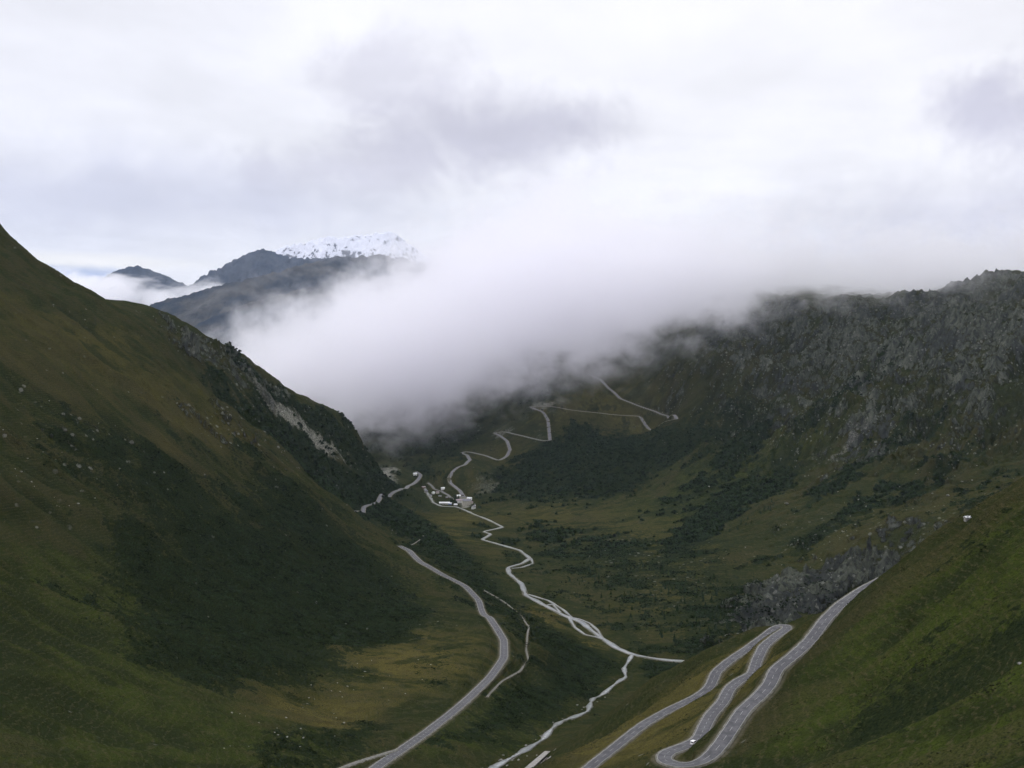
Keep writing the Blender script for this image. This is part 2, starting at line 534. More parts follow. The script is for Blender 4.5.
paint(ROCK, 0.8, [(228, 430), (262, 438), (275, 455), (250, 462), (225, 450)], warp=1.4)
paint(ROCK, 0.5, [(0, 480), (60, 470), (70, 500), (10, 520)], warp=2.0)
paint(ROCK, 0.8, [(405, 425), (480, 418), (470, 445), (430, 448), (400, 440)], dmin=3900, warp=1.5)
paint(ROCK, 0.5, [(560, 545), (700, 580), (740, 620), (660, 620), (610, 590)], warp=2.5)
# scree and gravel
paint(SCREE, 0.85, [(243, 396), (262, 402), (300, 425), (342, 450), (338, 459), (300, 446), (268, 420)], dmin=2600, warp=0.6)
paint(SCREE, 0.8, [(612, 382), (640, 378), (700, 385), (722, 400), (705, 408), (670, 402), (630, 396)], warp=1.2)
paint(SCREE, 0.9, [(379, 466), (397, 468), (398, 473), (384, 476)], warp=0.3)
paint(SCREE, 0.8, [(474, 478), (484, 474), (500, 490), (494, 497), (480, 492)], warp=0.5)
paint(SCREE, 0.75, [(404, 495), (408, 495), (414, 503), (411, 504)], warp=0.3)
paint(SCREE, 0.7, [(575, 384), (592, 382), (590, 392), (578, 392)], warp=0.5)
paint(SCREE, 0.6, [(622, 420), (650, 420), (650, 428), (625, 430)], warp=0.7)
paint(SCREE, 0.55, [(398, 640), (420, 648), (436, 662), (425, 665), (400, 650)], warp=0.8)
paint(SCREE, 0.5, [(820, 460), (850, 440), (880, 420), (885, 425), (850, 450), (825, 470)], warp=0.7)
paint(SCREE, 0.9, [(457, 496), (468, 497), (470, 507), (460, 508)], warp=0.1)
paint(SCREE, 0.8, [(530, 404.5), (556, 402.5), (557, 408), (532, 409)], warp=0.3)
paint(SCREE, 0.8, [(488, 430), (508, 429), (511, 435), (495, 437)], warp=0.3)
paint(SCREE, 0.7, [(527, 434), (545, 437), (549, 443), (535, 441)], warp=0.3)
# dry golden meadow
paint(GOLD, 0.85, [(260, 705), (330, 665), (420, 632), (475, 640), (480, 670), (440, 700), (380, 712), (300, 725)], warp=1.6)
paint(GOLD, 0.55, [(0, 300), (60, 310), (200, 400), (260, 450), (200, 440), (100, 400), (0, 380)], warp=2)
paint(GOLD, 0.7, [(435, 510), (480, 515), (480, 540), (500, 550), (500, 565), (470, 550), (440, 530)], warp=0.8)
paint(GOLD, 0.9, [(515, 600), (545, 608), (600, 645), (560, 640), (520, 612)], warp=0.8)
paint(GOLD, 0.5, [(480, 508), (600, 505), (680, 530), (720, 570), (680, 575), (600, 560), (540, 530), (490, 520)], warp=1.6)
paint(GOLD, 0.7, [(590, 560), (760, 620), (700, 635), (620, 610)], warp=2.5)
paint(GOLD, 0.75, [(560, 768), (600, 735), (700, 670), (780, 628), (800, 640), (740, 700), (690, 745), (640, 768)], warp=1.2)
paint(GOLD, 0.6, [(500, 440), (560, 410), (680, 415), (640, 380), (600, 385), (540, 400), (480, 450), (460, 470), (500, 470)], warp=1.2)
paint(GOLD, 0.15, [(740, 580), (900, 480), (1024, 470), (1024, 500), (900, 540)], warp=2)
# lush green pasture
paint(LUSH, 0.8, [(745, 768), (790, 690), (880, 600), (1040, 500), (1060, 768), (860, 768)], warp=1.6)
paint(LUSH, 0.6, [(60, 520), (120, 590), (200, 690), (330, 760), (200, 768), (0, 768), (0, 520)], warp=2)
paint(LUSH, 0.7, [(430, 740), (520, 690), (560, 700), (520, 745), (430, 768)], warp=1.4)
paint(LUSH, 0.45, [(620, 500), (760, 430), (850, 400), (800, 470), (700, 530), (640, 550)], warp=2)

DG = np.hypot(X32, Y32)
# scattered scrub everywhere below the crags, thinner up high
SHRUB = np.clip(SHRUB * (0.84 + 0.45 * np.clip(-ST_LONG, -1, 1) + 0.35 * N_MID) + 0.42 * sstep(N_MID * .6 + ST_BIG * .8 + N_BIG * .5, 0.0, 0.6) * sstep(DG, 700, 1500) * (1 - sstep(HB, 350, 650)), 0, 1)
rock_n = sstep(N_FINE * 0.6 + N_MID * 0.8 + ST_FINE * 0.5 + (ROCK - 0.45) * 1.5, -0.05, 0.35) * (ROCK > 0.02)
shrub_n = sstep(N_FINE * 0.7 + ST_MID * 0.7 + (SHRUB - 0.5) * 1.9, -0.1, 0.3) * (SHRUB > 0.02)
near = sstep(DG, 250, 1500)
rel = N_BIG * (6 + 26 * near) * (0.3 + SL) + ST_BIG * (8 + 34 * near) * SL + ST_LONG * (17 + 24 * near) * SL + ST_MID * (4.5 + 8 * near) * SL + N_MID * (1.0 + 5.0 * near)
rel += ST_FINE * (0.9 + 2.6 * near) * (0.25 + SL) + N_FINE * (0.4 + 1.1 * near)
far_m = sstep(Y32 + 0.5 * X32, 2600, 3600)
rel += (ST_LONG * 34 + ST_BIG * 18) * far_m * sstep(HB, 60, 250) * sstep(X32, 200, 700)                    # the rugged mountain across the valley
N_CRAG = fbm(X32 - 350, Y32 * 0.9 + 50, 330, 6, 0.56, True)
rel += (N_CRAG - float(N_CRAG.mean()) - .03) * 120 * sstep(X32 - 0.15 * (Y32 - 3500), 350, 900) * far_m * sstep(HB, 60, 330) * (0.4 + 0.6 * (ROCK > 0.05))
rel += (N_RIDGE - float(N_RIDGE.mean())) * 48 * rock_n * (0.1 + 0.9 * sstep(DG, 1300, 3000)) * (0.4 + SL) + np.abs(N_FINE) * 9 * rock_n * (0.25 + 0.75 * sstep(DG, 1300, 3000))
rel += shrub_n * (np.abs(N_TINY) * 4.5 + 1.2) * sstep(DG, 100, 900)
rel += (1 - near) * np.abs(N_TINY) * 0.9
# the valley bottom stays flat
def even(pts, step, smooth):
    seg = np.hypot(*np.diff(pts[:, :2], axis=0).T)
    t = np.concatenate([[0], np.cumsum(seg)])
    tt = np.linspace(0, t[-1], int(t[-1] / step))
    q = np.stack([np.interp(tt, t, pts[:, k]) for k in range(3)], 1)
    for _ in range(smooth):
        q[1:-1] = (q[:-2] + 2 * q[1:-1] + q[2:]) / 4
    return q


def calm(pts, reach):
    """the cut and fill of a road leaves the ground round it smooth"""
    q = even(pts, reach * 0.3, 0)
    for x, y, z in q:
        r = math.hypot(x, y); a = math.atan2(x, y)
        i0, i1 = np.searchsorted(rr, [r - reach, r + reach]); j0, j1 = np.searchsorted(az, [a - reach / r, a + reach / r])
        sl_ = (slice(i0, i1), slice(j0, j1))
        d = np.hypot(X32[sl_] - x, Y32[sl_] - y)
        CALM[sl_] = np.minimum(CALM[sl_], 0.08 + 0.92 * sstep(d, reach * 0.2, reach))


flat = sstep(SL, 0.06, 0.28)
CALM = np.ones(X32.shape, np.float32)
calm(np.array(HAIRPIN), 45)
_g = [hit(HB, u, v, 3000) for u, v in [(464, 497), (449, 480), (466, 462), (462, 453), (500, 461), (508, 445), (496, 433), (548, 441), (548, 418), (533, 407), (600, 413), (670, 419), (640, 406), (600, 379)]]
calm(np.array(_g), 190)
_g = [hit(HB, u, v, 2900) for u, v in [(348, 517), (364, 506), (400, 490), (419, 479), (430, 488), (450, 497)]]
calm(np.array(_g), 110)
_g = [hit(HB, u, v) for u, v in [(365, 775), (425, 733), (490, 678), (504, 642), (466, 587), (399, 546)]]
calm(np.array(_g), 70)
_g = [hit(HB, u, v) for u, v in [(626, 664), (611, 687), (590, 700), (563, 720), (543, 739), (521, 752), (492, 768), (470, 782)]]
calm(np.array(_g), 120)
_g = [np.array(P(u, v, D=d)) for u, v, d in [(568, 742, 930), (610, 715, 1150), (660, 674, 1150), (692, 661, 1060), (720, 648, 980)]]
calm(np.array(_g), 110)
flat = np.maximum(flat, 0.9 * sstep(ROCK, 0.3, 0.6))
flat = np.maximum(flat, 0.40 * sstep(HB, 22, 50))
RELIEF = rel * (0.12 + 0.88 * flat) * CALM
RELIEF += (N_RIDGE - float(N_RIDGE.mean()) + .25) * 42 * sstep(ROCK, 0.6, 0.9) * (DG > 1900) * (DG < 2800) * (X32 > 350)
H = (HB + RELIEF).astype(np.float64)

# ------------------------------------------------------------------ lines on the land: roads, tracks, streams
LINES = {}


def trace(pix, dmin=0, dmax=1e9, step=5.0, smooth=6):
    pts = []
    for p in pix:
        h = hit(HB, p[0], p[1], dmin, dmax)
        if h is not None: pts.append(h)
    pts = np.array(pts)
    # centripetal smoothing: dense linear, then repeated averaging
    seg = np.hypot(*np.diff(pts[:, :2], axis=0).T)
    t = np.concatenate([[0], np.cumsum(seg)])
    n = max(8, int(t[-1] / step))
    tt = np.linspace(0, t[-1], n)
    q = np.stack([np.interp(tt, t, pts[:, k]) for k in range(3)], 1)
    q[:, 2] = hsample(HB, q[:, 0], q[:, 1])
    for _ in range(smooth):
        q[1:-1] = (q[:-2] + 2 * q[1:-1] + q[2:]) / 4
    z = q[:, 2].copy()
    for _ in range(smooth * 12):
        z[1:-1] = (z[:-2] + z[2:]) / 2 * 0.5 + z[1:-1] * 0.5
    q[:, 2] = z
    return q


def carve(q, half, fade, drop=0.0, attr=None, depth=0.35):
    """level the ground round a line"""
    best = {}
    for i in range(len(q)):
        x, y, z = q[i]
        pad = half + fade + 4
        r = math.hypot(x, y); a = math.atan2(x, y)
        i0, i1 = np.searchsorted(rr, [r - pad, r + pad]); j0, j1 = np.searchsorted(az, [a - pad / r, a + pad / r])
        s = (slice(max(i0 - 1, 0), i1 + 1), slice(max(j0 - 1, 0), j1 + 1))
        d = np.hypot(X32[s] - x, Y32[s] - y)
        m = d < DMIN[s]
        DMIN[s] = np.where(m, d, DMIN[s]); ZN[s] = np.where(m, z - drop, ZN[s]); HF[s] = np.where(m, half, HF[s]); FD[s] = np.where(m, fade, FD[s])


def begin():
    global DMIN, ZN, HF, FD
    DMIN = np.full(X32.shape, 1e6, np.float32); ZN = np.zeros(X32.shape, np.float32)
    HF = np.ones(X32.shape, np.float32); FD = np.ones(X32.shape, np.float32)


left_road = [(355, 782), (385, 762), (425, 733), (465, 702), (490, 678), (504, 658), (504, 642), (492, 620), (479, 602), (466, 587), (441, 573), (420, 561), (409, 552), (399, 546)]
far_road = [(348, 517), (356, 511), (364, 506), (378, 503), (390, 495), (400, 490), (408, 486), (414, 484), (419, 479), (421, 475), (416, 472)]
village_lane = [(428, 483), (432, 486), (434, 490), (441, 491), (448, 495), (453, 499), (457, 500)]
grimsel = [(464, 497), (460, 491), (455, 487), (450, 483), (449, 478), (453, 471), (458, 467), (465, 465), (470, 460), (467, 455), (461, 453), (466, 451.5), (474, 453), (486, 456), (499, 461),
           (507, 456), (510, 450), (507, 441), (500, 436), (494, 433), (503, 431.5), (514, 434), (530, 438), (543, 441), (550, 441), (549, 430), (548, 420), (543, 412), (534, 409), (530, 406.5), (540, 406.5), (570, 410), (600, 413), (640, 416),
           (670, 420.5), (677, 419.5), (668, 415.5), (655, 411), (636, 405), (620, 399), (608, 388), (600, 379), (590, 375)]
track_a = [(484, 590), (497, 598), (506, 604), (514, 611), (522, 618), (529, 627), (527, 640), (526, 650), (529, 662), (521, 671), (501, 681), (487, 697)]
track_b = [(409, 546), (421, 539), (427, 531), (430, 524)]
track_c = [(335, 771), (355, 763), (376, 757), (400, 749)]
river_pts = [(424, 487), (428, 494), (433, 502), (441, 506), (456, 506.5), (463, 509), (474, 514), (487, 519), (503, 527), (494, 529), (483, 531), (491, 534), (482, 539), (499, 544), (520, 550), (530, 558), (522, 563), (508, 567),
             (509, 573), (522, 584), (526, 595), (543, 604), (564, 615), (582, 622), (600, 636), (616, 647), (632, 654), (647, 657), (668, 660), (700, 662)]
braids = [[(528, 594), (535, 596), (548, 600), (564, 610), (573, 618)], [(566, 616), (580, 619), (590, 623), (598, 630), (602, 637)], [(569, 617), (575, 627), (585, 634), (598, 637), (604, 639)],
          [(545, 605), (553, 604), (560, 612)], [(531, 558), (533, 563), (522, 567), (512, 568)]]
stream_pts = [(632, 655), (624, 668), (626, 677), (611, 687), (593, 698), (588, 711), (563, 720), (543, 739), (521, 752), (492, 768), (470, 782)]

L_left = trace(left_road, step=6, smooth=10)
L_far = trace(far_road, dmin=2800, step=6, smooth=3)
L_lane = trace(village_lane, step=5, smooth=3)
L_grim = trace(grimsel, dmin=3000, step=6, smooth=2)
L_upper = even(np.array(HAIRPIN), 2.5, 10)
L_ta = trace(track_a, step=6, smooth=8)
L_tb = trace(track_b, step=6, smooth=3)
L_tc = trace(track_c, step=6, smooth=5)
L_river = trace(river_pts, dmin=1500, step=6, smooth=3)
L_braids = [trace(b, dmin=1500, step=5, smooth=2) for b in braids]
L_stream = trace(stream_pts, step=5, smooth=3)

begin()
for q in [L_river] + L_braids:
    q[:, 2] -= 0.6
carve(L_river, 8, 40, 1.0)
for b in L_braids: carve(b, 5, 30, 1.0)
carve(L_stream, 3.5, 10, 1.2)
water_d = DMIN.copy()
w = 1 - sstep((DMIN - HF) / FD, 0, 1)
H = H * (1 - w) + ZN * w
W_WATER = (1 - sstep(water_d / HF, 0.6, 1.35)).astype(np.float32)
begin()
RD = [(L_left, 7.5, 14), (L_far, 7, 10), (L_lane, 6, 8), (L_grim, 7, 10), (L_upper, 4.8, 9), (L_ta, 1.2, 6), (L_tb, 1.2, 6), (L_tc, 2.5, 6)]
for q, hf, fd in RD: carve(q, hf, fd, 0.5)
w = 1 - sstep((DMIN - HF) / FD, 0, 1)
H = H * (1 - w) + ZN * w
road_d = (DMIN - HF)
VERGE = (0.7 * (1 - sstep(road_d, 0.2, 3.2))).astype(np.float32)
SCREE = np.maximum(SCREE, W_WATER * 0.75)
SHRUB *= (1 - W_WATER) * (1 - VERGE)
H_FINAL = H
# bare rock comes through where the ground really is steep, turf lies on the ledges
_sx, _sy = slope_dir(H)
STEEP = np.hypot(_sx, _sy)
ROCK = np.clip(ROCK * (0.62 + 0.45 * sstep(STEEP, 0.35, 1.1) + 0.8 * np.clip(N_CRAG, -.6, .6) * (0.3 + 0.7 * far_m) + 0.3 * ST_MID + 0.7 * ST_LONG + 0.25 * N_BIG - 0.05) + 0.30 * sstep(STEEP, 1.0, 1.7) * (SL > 0.2), 0, 1).astype(np.float32)
del _sx, _sy


# ------------------------------------------------------------------ object helpers
def link(o, parent=None):
    COL.objects.link(o)
    if parent is not None: o.parent = parent
    return o


def props(o, label=None, cat=None, group=None, kind=None):
    if label: o['label'] = label
    if cat: o['category'] = cat
    if group: o['group'] = group
    if kind: o['kind'] = kind
    return o


def mesh_np(name, co, quads, mat, smooth=True, attrs=None, tris=None):
    me = bpy.data.meshes.new(name)
    co = np.asarray(co, np.float32)
    me.vertices.add(len(co)); me.vertices.foreach_set('co', co.ravel())
    n = 4 if tris is None else 3
    fc = np.asarray(quads if tris is None else tris, np.int32)
    me.loops.add(fc.size); me.loops.foreach_set('vertex_index', fc.ravel())
    me.polygons.add(len(fc))
    me.polygons.foreach_set('loop_start', np.arange(0, fc.size, n, dtype=np.int32))
    me.polygons.foreach_set('loop_total', np.full(len(fc), n, np.int32))
    if smooth: me.polygons.foreach_set('use_smooth', np.ones(len(fc), bool))
    me.update(calc_edges=True)
    for k, v in (attrs or {}).items():
        a = me.attributes.new(k, 'FLOAT', 'POINT'); a.data.foreach_set('value', np.asarray(v, np.float32).ravel())
    me.materials.append(mat)
    o = bpy.data.objects.new(name, me)
    return o


# ------------------------------------------------------------------ ground material
def ground_material():
    mt, nt = new_mat('alpine ground')
    g = nt.node('ShaderNodeNewGeometry')
    pos = nt.node('ShaderNodeTexCoord').outputs['Object']
    a_sh, a_rk, a_gd, a_sc, a_lu, a_vg = [nt.attr(k) for k in ('shrub', 'rock', 'gold', 'scree', 'lush', 'verge')]
    st = nt.attr('streak')
    nb = nt.noise(pos, 0.006, 4, 0.6, 0.3)
    nm = nt.noise(pos, 0.03, 5, 0.62)
    nf = nt.noise(pos, 0.16, 4, 0.65)
    nt1 = nt.noise(nt.mapping(pos, loc=(91, 5, 3)), 0.55, 3, 0.7)
    grass = nt.mix(nt.ramp(nm, 0.35, 0.65), (0.017, 0.024, 0.008), (0.033, 0.035, 0.014))
    grass = nt.mix(nt.m('MULTIPLY', a_lu, nt.ramp(nt.m('ADD', nm, nt.m('MULTIPLY', st, 0.25)), 0.3, 0.62)), grass, (0.036, 0.052, 0.009))
    grass = nt.mix(nt.m('MULTIPLY', a_gd, nt.ramp(nt.m('ADD', nb, nt.m('MULTIPLY', nf, 0.4)), 0.45, 0.8)), grass, (0.100, 0.084, 0.026))
    grass = nt.mix(nt.ramp(nf, 0.5, 0.72, 0, 0.55), grass, (0.017, 0.021, 0.010))
    grass = nt.mix(nt.ramp(st, 0.06, 0.3, 0, 0.5), grass, (0.044, 0.039, 0.019))
    grass = nt.mix(nt.ramp(st, -0.05, -0.3, 0, 0.75), grass, (0.015, 0.022, 0.009))
    n1m = nt.noise(nt.mapping(pos, loc=(7, 3, 1)), 0.9, 4, 0.8)
    grass = nt.mix(nt.ramp(n1m, 0.44, 0.62, 0, 0.75), grass, (0.012, 0.015, 0.006))
    grass = nt.mix(nt.ramp(nt1, 0.52, 0.75, 0, 0.45), grass, (0.058, 0.054, 0.028))
    sz = nt.node('ShaderNodeSeparateXYZ'); nt.l.new(pos, sz.inputs[0])
    ter = nt.m('SINE', nt.m('ADD', nt.m('MULTIPLY', sz.outputs[2], 1.9), nt.m('MULTIPLY', nm, 26.0)))
    grass = nt.mix(nt.m('MULTIPLY', nt.ramp(ter, 0.55, 0.95), nt.ramp(nt1, 0.4, 0.6, 0, 0.5)), grass, (0.060, 0.052, 0.028))
    # scrub
    sfac = nt.m('ADD', nt.m('MULTIPLY', nf, 1.6), nt.m('ADD', nt.m('MULTIPLY', nm, 1.3), nt.m('SUBTRACT', nt.m('MULTIPLY', a_sh, 1.15), 1.92)))
    sfac = nt.m('MULTIPLY', nt.ramp(sfac, -0.08, 0.08), nt.ramp(a_sh, 0.0, 0.2))
    scrub = nt.mix(nt.ramp(nt1, 0.35, 0.7), (0.007, 0.012, 0.0065), (0.020, 0.026, 0.0105))
    col = nt.mix(nt.m('MULTIPLY', sfac, 0.9), grass, scrub)
    # bare rock
    rn = nt.noise(nt.mapping(pos, scale=(1, 1, 0.35)), 0.07, 6, 0.7, 0.6)
    rock = nt.mix(nt.ramp(rn, 0.36, 0.64), (0.022, 0.026, 0.021), (0.092, 0.100, 0.074))
    rock = nt.mix(nt.ramp(nt1, 0.45, 0.65, 0, 0.7), rock, (0.05, 0.052, 0.055))
    rock = nt.mix(nt.ramp(nb, 0.48, 0.60, 0, 0.65), rock, (0.030, 0.033, 0.034))
    rlo = nt.noise(nt.mapping(pos, rot=(0, 0, R(41)), scale=(1, .4, .4)), 0.022, 5, 0.68, 0.5)
    rock = nt.mix(nt.ramp(rlo, 0.55, 0.72, 0, 0.55), rock, (0.135, 0.142, 0.112))
    rfac = nt.m('ADD', nt.m('ADD', nt.m('MULTIPLY', rn, 0.65), nt.m('MULTIPLY', rlo, 0.95)), nt.m('ADD', nt.m('MULTIPLY', nf, 0.5), nt.m('SUBTRACT', nt.m('MULTIPLY', a_rk, 1.10), 1.79)))
    rfac = nt.m('MULTIPLY', nt.ramp(rfac, -0.10, 0.14), nt.ramp(a_rk, 0.0, 0.1))
    col = nt.mix(rfac, col, rock)
    # scree
    vor = nt.node('ShaderNodeTexVoronoi'); nt.put(vor.inputs['Vector'], pos); vor.inputs['Scale'].default_value = 0.22
    vd = vor.outputs['Distance']
    sc_c = nt.mix(nt.ramp(vd, 0.15, 0.75), (0.26, 0.255, 0.22), (0.10, 0.10, 0.085))
    scf = nt.ramp(nt.m('ADD', nt.m('ADD', a_sc, nt.m('MULTIPLY', nf, 0.7)), nt.m('MULTIPLY', nm, 0.3)), 0.75, 1.35)
    scf = nt.m('MULTIPLY', scf, nt.ramp(a_sc, 0.0, 0.15))
    col = nt.mix(nt.m('MULTIPLY', scf, 0.85), col, sc_c)
    # loose blocks strewn over the grass
    v2 = nt.node('ShaderNodeTexVoronoi'); nt.put(v2.inputs['Vector'], pos); v2.inputs['Scale'].default_value = 0.045
    spk = nt.m('MULTIPLY', nt.ramp(v2.outputs['Distance'], 0.105, 0.07), nt.ramp(nt.noise(pos, 0.009, 3, 0.6), 0.53, 0.62))
    col = nt.mix(nt.m('MULTIPLY', spk, 0.5), col, (0.18, 0.18, 0.165))
    col = nt.mix(nt.m('MULTIPLY', a_vg, nt.ramp(nf, 0.3, 0.6, 0.35, 0.9)), col, (0.11, 0.10, 0.075))
    v3 = nt.node('ShaderNodeTexVoronoi'); nt.put(v3.inputs['Vector'], pos); v3.inputs['Scale'].default_value = 0.085
    sepc = nt.node('ShaderNodeSeparateColor'); nt.l.new(v3.outputs['Color'], sepc.inputs[0])
    vd3 = nt.m('SUBTRACT', nt.m('ADD', v3.outputs['Distance'], nt.m('MULTIPLY', nt.m('SUBTRACT', nt1, 0.5), 0.35)), nt.m('MULTIPLY', nt.m('POWER', sepc.outputs[0], 3.0), 0.38))
    sp3 = nt.m('MULTIPLY', nt.ramp(vd3, 0.07, 0.0), nt.ramp(nt.m('ADD', nt.m('MULTIPLY', nm, 0.9), a_rk), 0.62, 0.95))
    col = nt.mix(nt.m('MULTIPLY', sp3, 0.65), col, (0.15, 0.152, 0.135))
    bump = nt.m('ADD', nt.m('MULTIPLY', nt1, 0.5), nt.m('ADD', nt.m('MULTIPLY', nf, 1.5), nt.m('MULTIPLY', rn, nt.m('MULTIPLY', rfac, 5.0))))
    finish(nt, col, 1.0, bump, 2.2, 0.9, spec=0.0)
    return mt


M_GROUND = ground_material()
ATT = {'shrub': SHRUB, 'rock': ROCK, 'gold': GOLD, 'scree': SCREE, 'lush': LUSH, 'verge': VERGE, 'streak': ST_MID * 0.75 + ST_FINE * 0.6 + ST_LONG * 0.9}

idx = np.arange(NR * NA, dtype=np.int32).reshape(NR, NA)
quads = np.stack([idx[:-1, :-1], idx[:-1, 1:], idx[1:, 1:], idx[1:, :-1]], -1)
# split the land along its natural lines
FX = X32[:-1, :-1]; FY = Y32[:-1, :-1]; FH = HB[:-1, :-1]; FS = SL[:-1, :-1]; FR = rr[:-1, None] + 0 * FX
U = FX / np.maximum(FY, 1)
wig = (N_BIG[:-1, :-1] * 120)
region = np.full(FX.shape, 3)                                       # far mountainside
vd_line = -95 - 0.085 * (FY - 963) + wig * 0.0
near_right = (FX > -40 + 0.0 * FY) & (FY < 1250 + 0.35 * FX) & (FX > -60 + (FY - 600) * 0.28)
left = (~near_right) & (FX < -30 - 0.145 * (FY - 1000)) & (FY < 3950)
floor = (~near_right) & (~left) & (FY > 1250) & (FY < 4150) & (FH < 62 + wig * 0.1) & (FS < 0.34)
region[near_right | (FR < 260)] = 0
region[left & (FR >= 260)] = 1
region[floor] = 2
names = ['near_hillside', 'left_mountainside', 'valley_floor', 'far_mountainside']
co_all = np.stack([GX, GY, H_FINAL], -1).reshape(-1, 3).astype(np.float32)
flatq = quads.reshape(-1, 4); rg = region.ravel()
# shared normals so that no seam shows between the sheets
gxx, gyy = slope_dir(H_FINAL)
nrm = np.stack([-gxx, -gyy, np.ones_like(gxx)], -1).reshape(-1, 3)
nrm /= np.linalg.norm(nrm, axis=1)[:, None]
for k, nme in enumerate(names):
    fq = flatq[rg == k]
    used = np.unique(fq)
    remap = np.zeros(len(co_all), np.int32); remap[used] = np.arange(len(used), dtype=np.int32)
    o = mesh_np(nme, co_all[used], remap[fq], M_GROUND, True, {a: v.ravel()[used] for a, v in ATT.items()})
    o.data.normals_split_custom_set_from_vertices(nrm[used])
    props(link(o), kind='structure')
del co_all, flatq, nrm


# ------------------------------------------------------------------ ribbons
def ribbon(name, q, half, lift, mat, skirt=2.0, widths=None, kind='structure', crown=0.0):

    n = len(q)
    t = np.gradient(q[:, :2], axis=0)
    t /= np.linalg.norm(t, axis=1)[:, None] + 1e-9
    nx = np.stack([t[:, 1], -t[:, 0]], 1)
    prof = [(-1.0, -skirt), (-1.0, 0.0), (-0.5, crown), (0.0, crown), (0.5, crown), (1.0, 0.0), (1.0, -skirt)]
    L = np.concatenate([[0], np.cumsum(np.hypot(*np.diff(q[:, :2], axis=0).T))])
    co = []; ac = []; al = []
    for (s, dz) in prof:
        w_ = half if widths is None else widths
        p = np.column_stack([q[:, 0] + nx[:, 0] * s * w_, q[:, 1] + nx[:, 1] * s * w_, q[:, 2] + lift + dz])
        co.append(p); ac.append(np.full(n, s + (0.2 * np.sign(s) if dz < -0.3 else 0))); al.append(L)
    m = len(prof)
    co = np.stack(co, 1).reshape(-1, 3)
    i = np.arange(n - 1)[:, None] * m + np.arange(m - 1)[None]
    qd = np.stack([i, i + m, i + m + 1, i + 1], -1).reshape(-1, 4)
    o = mesh_np(name, co, qd, mat, False, {'across': np.stack(ac, 1).ravel(), 'along': np.stack(al, 1).ravel()})
    return props(link(o), kind=kind)


def road_material(name, half, edge=0.80, tone=1.0, dash=True):
    mt, nt = new_mat(name)
    pos = nt.node('ShaderNodeTexCoord').outputs['Object']
    ac = nt.attr('across'); al = nt.attr('along')
    aa = nt.m('ABSOLUTE', ac)
    n = nt.noise(pos, 0.25, 4, 0.6); n2 = nt.noise(pos, 0.05, 3, 0.6)
    asph = nt.mix(nt.ramp(n, 0.35, 0.65), tuple(0.058 * tone * c for c in (1, 1, 1.08)), tuple(0.095 * tone * c for c in (1, 1, 1.06)))
    asph = nt.mix(nt.ramp(n2, 0.5, 0.62, 0, 0.5), asph, tuple(0.06 * tone * c for c in (1, 1, 1.08)))
    vergec = nt.mix(nt.ramp(n, 0.4, 0.6), (0.165, 0.16, 0.135), (0.09, 0.087, 0.066))
    col = asph
    if dash:
        cen = nt.m('MULTIPLY', nt.ramp(aa, 0.035, 0.02), nt.m('LESS_THAN', nt.m('FRACT', nt.m('DIVIDE', al, 9.0)), 0.5))
        col = nt.mix(nt.m('MULTIPLY', cen, 0.3), col, (0.6, 0.6, 0.58))
        lin = nt.m('MULTIPLY', nt.ramp(aa, edge - 0.07, edge - 0.05), nt.ramp(aa, edge - 0.005, edge - 0.02))
        col = nt.mix(nt.m('MULTIPLY', lin, 0.4), col, (0.6, 0.6, 0.58))
    col = nt.mix(nt.ramp(nt.m('ADD', aa, nt.m('MULTIPLY', nt.m('SUBTRACT', n, 0.5), 0.15)), edge, edge + 0.03), col, vergec)
    col = nt.mix(nt.ramp(aa, 1.02, 1.06), col, nt.mix(n, (0.22, 0.21, 0.19), (0.13, 0.125, 0.115)))
    finish(nt, col, 0.85, n, 0.2, 0.3)
    return mt


M_ROAD = road_material('worn asphalt', 5)
M_ROADF = road_material('pale asphalt', 6, edge=0.7, tone=1.7, dash=False)
M_TRACK = road_material('gravel track', 3, edge=0.2, tone=1.4, dash=False)
ribbon('left_road', L_left, 6.5, 0.25, M_ROAD)
ribbon('pass_road', L_upper, 4.6, 0.2, M_ROAD)
ribbon('village_approach_road', L_far, 8, 0.3, M_ROADF, skirt=4)
ribbon('village_lane', L_lane, 5, 0.3, M_ROADF)
ribbon('mountain_road', L_grim, 7.5, 0.3, M_ROADF, skirt=5)
ribbon('gravel_track', L_ta, 1.4, 0.1, M_TRACK)
ribbon('gravel_track', L_tb, 1.6, 0.1, M_TRACK)
ribbon('gravel_track', L_tc, 2.6, 0.15, M_TRACK)


def water_material(name, white):
    mt, nt = new_mat(name)
    pos = nt.node('ShaderNodeTexCoord').outputs['Object']
    n = nt.noise(pos, 0.075, 5, 0.75, 0.8)
    aa = nt.m('ABSOLUTE', nt.attr('across'))
    col = nt.mix(nt.ramp(n, 0.4, 0.62), (0.11, 0.125, 0.125), (0.25, 0.265, 0.26) if not white else (0.42, 0.44, 0.44))
    gr = nt.mix(n, (0.07, 0.07, 0.06), (0.17, 0.165, 0.15))
    col = nt.mix(nt.ramp(nt.m('ADD', aa, nt.m('MULTIPLY', nt.m('SUBTRACT', n, 0.5), 3.0 if white else 2.6)), 0.45 if white else 0.6, 0.75), col, gr)
    finish(nt, col, 0.3, n, 0.3, 0.4, spec=0.5)
    return mt


